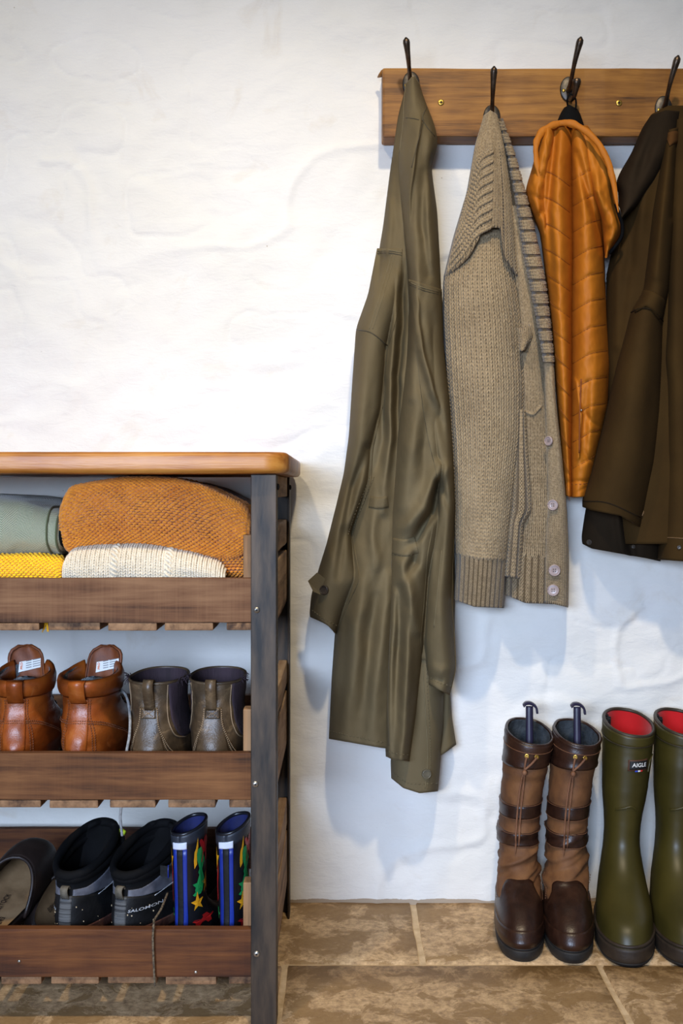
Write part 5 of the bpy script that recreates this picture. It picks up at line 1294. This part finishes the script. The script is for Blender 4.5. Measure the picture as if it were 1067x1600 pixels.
WELB = plain('black_welly_rubber', (16, 17, 22), (26, 27, 32), 20, .32, .05, .001); WELBLU = plain('royal_blue_rubber', (16, 36, 118), (24, 48, 140), 20, .4, .05); NAVYIN = plain('navy_lining', (10, 18, 62), (16, 26, 82), 30, .85, .2)
REFL = plain('pale_reflector', (206, 208, 220), (220, 222, 230), 30, .4, 0); PY = plain('yellow_print', (226, 160, 28), None, 30, .45, 0); PG = plain('green_print', (20, 140, 74), None, 30, .45, 0); PRD = plain('red_print', (178, 30, 34), None, 30, .45, 0)
DINO = [(-.5, -.45), (-.32, -.5), (-.28, -.2), (.05, -.22), (.08, -.5), (.26, -.5), (.28, -.1), (.5, .0), (.5, .14), (.3, .12), (.22, .5), (-.06, .5), (-.02, .3), (-.2, .1), (-.5, .32), (-.62, .2), (-.45, .0)]
SWIRL = [(-.5, .5), (.1, .55), (.5, .25), (.2, .05), (.5, -.2), (.3, -.45), (-.3, -.55), (-.5, -.4), (.0, -.38), (.18, -.22), (-.2, .0), (.15, .25), (0, .4), (-.4, .38)]
STAR = [(0, .55), (.14, .18), (.55, .2), (.24, -.08), (.35, -.5), (0, -.22), (-.35, -.5), (-.22, -.08), (-.55, .12), (-.16, .18)]
FLAME = [(-.2, -.5), (.15, -.35), (.1, .0), (.3, .25), (.22, .55), (-.02, .2), (-.2, .1), (-.28, -.2)]
def welly_small(loc, rotz, label, tilt):
    t = thing('small_rain_boot', loc, label, 'rain boot', 'small patterned rain boots'); t.rotation_euler = (0, 0, rotz); t.scale = (.82, .85, 1.0)
    up = Loft([(.0, .004, .165, .026, .15), (.02, .0, .168, .0285, .14), (.045, .001, .155, .028, .1), (.065, .003, .110, .0265, 0), (.09, .003, .078, .0255, 0), (.14, .0, .076, .0265, 0), (.195, -.003, .078, .0285, 0, .006, 0, tilt)], 40, .86)
    up.mesh('boot_leg', WELB, t, nh=46); H = lambda z: float(up.h_at(z))
    so = Loft([(0, .002, .168, .0275, .15), (.016, .0, .170, .0295, .15)], 6); so.mesh('sole', WELBLU, t, nh=5, cap1=True)
    up.lining('lining', NAVYIN, t, .12, .003); up.rim('rim', WELB, t, .003, -.0012)
    up.patch('rim_band', plain('charcoal_rubber', (36, 40, 48), (46, 50, 58), 20, .5, .05), t, 0, 1, H(.176), H(.194), .0012, 50, 5)
    for a, b in ((-.066, -.026), (.026, .066)): up.patch('blue_stripe', WELBLU, t, a, b, H(.01), H(.171), .0018, 6, 24)
    up.patch('black_stripe', HRUB, t, -.025, .025, H(.01), H(.171), .0012, 6, 24)
    up.patch('reflector', REFL, t, -.064, .064, H(.171), H(.182), .0030, 12, 6)
    pr = [(STAR, .17, .085, .13, .13, PY), (STAR, -.125, .150, .09, .12, PY), (FLAME, .155, .158, .08, .13, PY), (SWIRL, .205, .130, .12, .20, PG), (SWIRL, .18, .105, .12, .06, PG), (DINO, -.13, .068, .10, .14, PG), (FLAME, -.125, .112, .10, .22, PRD), (DINO, .20, .055, .16, .14, PRD), (DINO, .27, .165, .13, .14, PRD), (STAR, .30, .11, .12, .10, PY), (DINO, -.30, .12, .13, .14, PG), (FLAME, .36, .12, .1, .2, PRD)]
    for p, tt, z, sx, sy, m in pr: poly_on(up, 'print', p, tt, H(z), sx, sy, m, t, .0012)
    return t
ws1 = welly_small((W(281, 1440, 1.665)[0], 1.668, FZ3), math.radians(-17), 'small black rain boot with colourful print next to the hiking shoes', .004)
welly_small((W(353, 1440, 1.668)[0], 1.672, FZ3), math.radians(-13), 'small black rain boot with colourful print half behind the iron post', .006)
v, f = box_vf(-.044, -.026, .010, .013, .122, .138)
mesh_obj('side_strap', v, f, HRUB, ws1, smooth=False, local=True)
tube('strap_edge', [(-.0275, .0090, .121), (-.028, .0090, .13), (-.0275, .0090, .140)], .0012, WELBLU, ws1, 5, local=True)

# ------------------------------------------------------------------ tall boots standing at the wall
NUB = leather('brown_nubuck', (74, 43, 20), (104, 66, 34), (126, 84, 46), .75, 14, .25); DLE = leather('dark_polished_leather', (28, 14, 9), (46, 26, 17), (62, 38, 26), .36, 18, .25); CORDM = leather('brown_cord', (92, 58, 36), (116, 76, 50), (128, 88, 60), .7, 40)
INDIGO = plain('indigo_plastic', (30, 26, 48), (44, 40, 64), 20, .4, .05); DENIM = plain('grey_blue_lining', (34, 40, 46), (58, 66, 74), 60, .95, .6, .003, fine=260)
def country_boot(loc, rotz, label, seed):
    t = thing('country_boot', loc, label, 'boot', 'tall brown leather country boots'); t.rotation_euler = (0, 0, rotz); t.scale = (.92, 1, 1)
    cx = -1
    up = Loft([(.014, .0, .236, .0405, .12), (.032, -.002, .238, .0425, .12), (.052, .0, .226, .0425, .10), (.075, .004, .190, .0405, .03), (.098, .010, .142, .0385, 0), (.125, .012, .124, .0380, 0, 0, -.001), (.160, .012, .118, .0385, 0, 0, -.003), (.210, .010, .118, .0385, 0, 0, -.006), (.265, .008, .120, .0415, 0, 0, -.013), (.300, .006, .123, .0435, 0, -.004, -.018, .003), (.335, .004, .126, .0450, 0, -.010, -.023, .007)], 110, .90, .0026, seed, crease=(.07, .19, .008))
    H = lambda z: float(up.h_at(z)); up.R[:, 3] *= 1.0
    so = Loft([(0, -.001, .236, .040, .14), (.008, -.004, .241, .043, .14), (.018, -.004, .242, .044, .13)], 8); so.mesh('sole', DARKSOLE, t, nh=10, cap1=True)
    up.line('welt', DARKSOLE, t, [(H(.0205), k) for k in np.linspace(0, 1, 15)], .0026, .001, 90)
    up.mesh('shaft', NUB, t, nh=110, nt=64, cap0=True)
    up.patch('foot', DLE, t, 0., 1., H(.015), lambda p: H(.070) + (H(.100) - H(.070)) * np.exp(-((p - .5) / .135) ** 6) + (H(.075) - H(.07)) * np.exp(-(np.minimum(p, 1 - p) / .1) ** 2), .0016, 90, 22, inset=.001)
    up.patch('toe_cap', DLE, t, .26, .74, H(.015), lambda p: H(.048) - .02 * np.abs(2 * p - 1), .0030, 40, 10, inset=.0005)
    up.patch('collar', DLE, t, 0, 1, lambda p: H(.285) + 0 * p, H(.3345), .0018, 70, 12, inset=.001)
    up.line('collar_seam', CORDM, t, [(H(.318), k) for k in np.linspace(0, 1, 15)], .0006, .0022, 80)
    for z in (.207, .160): up.patch('strap_band', DLE, t, 0, 1, H(z - .0125), H(z + .0125), .0017, 70, 6, inset=.001)
    for z in (.207, .160):
        for d in (-.0115, .0115): up.line('band_stitch', CORDM, t, [(H(z + d), k) for k in np.linspace(0, 1, 15)], .0005, .0022, 80)
    up.rim('rim', DLE, t, .0032, -.0010, nt=64); up.lining('lining', DLE, t, .038, .004, bottom=False, nt=64)
    li = up.lining('fleece', DENIM, t, .040, .0055, nt=64, bulge=.012)
    ey = []
    for tt in (.485, .538):
        p = up.S(H(.312), tt, .002); v, f = disc_vf(p, up.S(H(.312), tt, .01) - up.S(H(.312), tt, 0), .0042, .0012, 12, -.0008); mesh_obj('eyelet', v, f, BRASS, t, local=True)
    kn = up.S(H(.285), .485, .006)
    tube('drawcord', [up.S(H(.311), .485, .004), up.S(H(.298), .484, .006), kn], .0021, CORDM, t, 6, local=True, steps=14)
    tube('drawcord', [up.S(H(.311), .538, .004), up.S(H(.298), .512, .007), kn], .0021, CORDM, t, 6, local=True, steps=14)
    v, f = disc_vf(kn + [0, .000, -.004], (0, 1, 0), .0048, .005, 10, .002); mesh_obj('knot', v, f, CORDM, t, local=True)
    for a, ze in ((.008, .150), (-.012, .138)):
        q = np.linspace(.285, ze, 30); tube('drawcord', np.array([up.S(H(z), .485 + a * (1 - math.exp(-(.285 - z) * 60)), .0045) for z in q]), np.r_[np.full(28, .0019), .0012, .0006], CORDM, t, 6, local=True)
    for tt in (.30, .70): up.stitch('stitching', CORDM, t, [(H(.10), tt), (H(.080), tt + .02), (H(.066), tt)], .004, .0006, .002)
    # boot tree: slim shank with a hooked grip
    c = up.S(1.0, 0, 0) * .45 + up.S(1.0, .5, 0) * .55; c[2] = .335
    bar = [c + [0, .004, -.055], c + [0, 0, -.01], c + [0, -.004, .030], c + [0, -.006, .046]]
    P_ = smooth_path(bar, 14); w = .0062; b = tube('boot_tree_shank', P_, .0070, INDIGO, t, 8, .45, (0, 1, 0), local=True)
    P_ = smooth_path([c + [.012, -.002, .047], c + [.006, -.006, .051], c + [-.004, -.010, .050], c + [-.013, -.012, .043], c + [-.015, -.012, .033]], 18)
    vv = np.concatenate([P_ + [0, -.009, 0], P_ + [0, .009, 0]]); gpo = mesh_obj('boot_tree_grip', vv, [[i, i + 1, 19 + i, 18 + i] for i in range(17)], INDIGO, t, local=True); md = gpo.modifiers.new('t', 'SOLIDIFY'); md.thickness = .004; md.offset = 0
    v, f = disc_vf(c + [0, .002, -.036], (0, 0, 1), (.020, .014), .006, 12, .004); mesh_obj('boot_tree_foot', v, f, INDIGO, t, local=True)
    return t
country_boot((.3165, 2.078, 0.0), math.radians(174), 'tall brown country boot standing nearest the hanging trench coat', 3)
country_boot((.4000, 2.070, 0.0), math.radians(173), 'tall brown country boot next to the green rubber boots', 8)

GREENR = plain('olive_green_rubber', (54, 48, 16), (68, 60, 22), 9, .42, .06, .002, spec=.45); SOLEB = plain('brown_rubber_sole', (40, 30, 22), (54, 42, 30), 40, .6, .2, .002); REDL = fabric('red_lining', (176, 12, 18), (196, 18, 24), .85, 700, .2); OLRIM = plain('dark_olive_rim', (44, 36, 24), (54, 44, 30), 20, .5, .05)
BRNL = plain('brown_label', (70, 40, 26), (82, 50, 32), 40, .6, .1); BLKL = plain('black_label', (18, 18, 20), None, 40, .6, 0); WPR = plain('white_print', (232, 232, 228), None, 40, .6, 0); PBLU = plain('blue_print', (34, 70, 190), None, 30, .6, 0); PRED2 = plain('flag_red', (206, 32, 38), None, 30, .6, 0)
def rubber_boot():
    t = thing('rubber_boot', (0, 0, 0), '', 'rain boot', 'green rubber boots')
    up = Loft([(.016, .0, .262, .046, .10), (.034, -.003, .264, .0485, .11), (.060, .0, .248, .047, .08), (.086, .004, .198, .042, .02), (.115, .012, .152, .0365, 0), (.150, .016, .128, .0325, 0, 0, -.001), (.185, .013, .126, .0335, 0, 0, -.003), (.230, .006, .130, .0395, 0, 0, -.006), (.285, .002, .133, .0435, 0, 0, -.010), (.320, .0, .133, .0450, 0, -.005, -.012, .003), (.352, -.001, .134, .0455, 0, -.010, -.014, .007)], 90, .90, .0005, 2)
    H = lambda z: float(up.h_at(z))
    up.mesh('boot_leg', GREENR, t, nh=110, nt=64)
    so = Loft([(0, .001, .258, .0455, .12), (.010, -.004, .266, .0495, .12), (.030, -.004, .267, .0505, .12)], 8); so.mesh('sole', SOLEB, t, nh=10, cap1=True)
    so.patch('heel_ridge', DARKSOLE, t, 0, 1, .02, .36, .0014, 60, 4)
    up.line('welt', SOLEB, t, [(H(.034), k) for k in np.linspace(0, 1, 15)], .0028, .001, 90)
    up.rim('rim', OLRIM, t, .0034, -.0012, nt=64)
    up.patch('top_band', GREENR, t, 0, 1, H(.330), H(.3505), .0016, 70, 6, inset=.0005); up.line('band_edge', OLRIM, t, [(H(.330), k) for k in np.linspace(0, 1, 17)], .0012, .0012, 90)
    up.lining('lining', REDL, t, .13, .0035, nt=64)
    # side gusset folded into the opening
    g = []
    for j in range(6):
        for i in range(9):
            q = i / 8; g.append(up.S(1.0 - .05 * j / 5 * 2, .17 + .12 * q, -.005 - .012 * (i % 2) * (1 - abs(2 * q - 1))) + [0, 0, -.002])
    gs = mesh_obj('gusset', g, gridfaces(6, 9).tolist(), HRUB, t, local=True, smooth=False); md = gs.modifiers.new('t', 'SOLIDIFY'); md.thickness = .002
    up.line('front_crease', GREENR, t, [(H(.214), .43), (H(.217), .48), (H(.221), .53), (H(.215), .57)], .0019, .0004)
    up.line('ankle_ridge', GREENR, t, [(H(.305), .70), (H(.297), .66), (H(.276), .645)], .0016, .0004)
    tc = .555
    lb = up.patch('label', BRNL, t, tc - .062, tc + .062, H(.283), H(.304), .0022, 14, 8, inset=.0005)
    up.patch('label_field', BLKL, t, tc - .055, tc + .055, H(.2855), H(.3018), .0028, 14, 8, inset=.0004)
    text_on(up, 'AIGLE', t, WPR, tc, H(.2945), .088, .29, .334, .0036, .012)
    for k, m in enumerate((PBLU, WPR, PRED2)): up.patch('flag_bar', m, t, tc - .024 + .016 * k, tc - .008 + .016 * k, H(.2815), H(.2838), .0032, 4, 3, inset=.0004)
    return t
rb = rubber_boot(); rb.scale = (.96, 1, 1); rb.location = (.5035, 2.078, 0); rb.rotation_euler = (0, 0, math.radians(170)); rb['label'] = 'tall green rubber boot with red lining, next to the brown boots'
rb2 = copy_tree(rb); rb2.location = (.592, 2.076, 0); rb2.rotation_euler = (0, 0, math.radians(172)); rb2['label'] = 'tall green rubber boot with red lining, cut off by the picture edge'
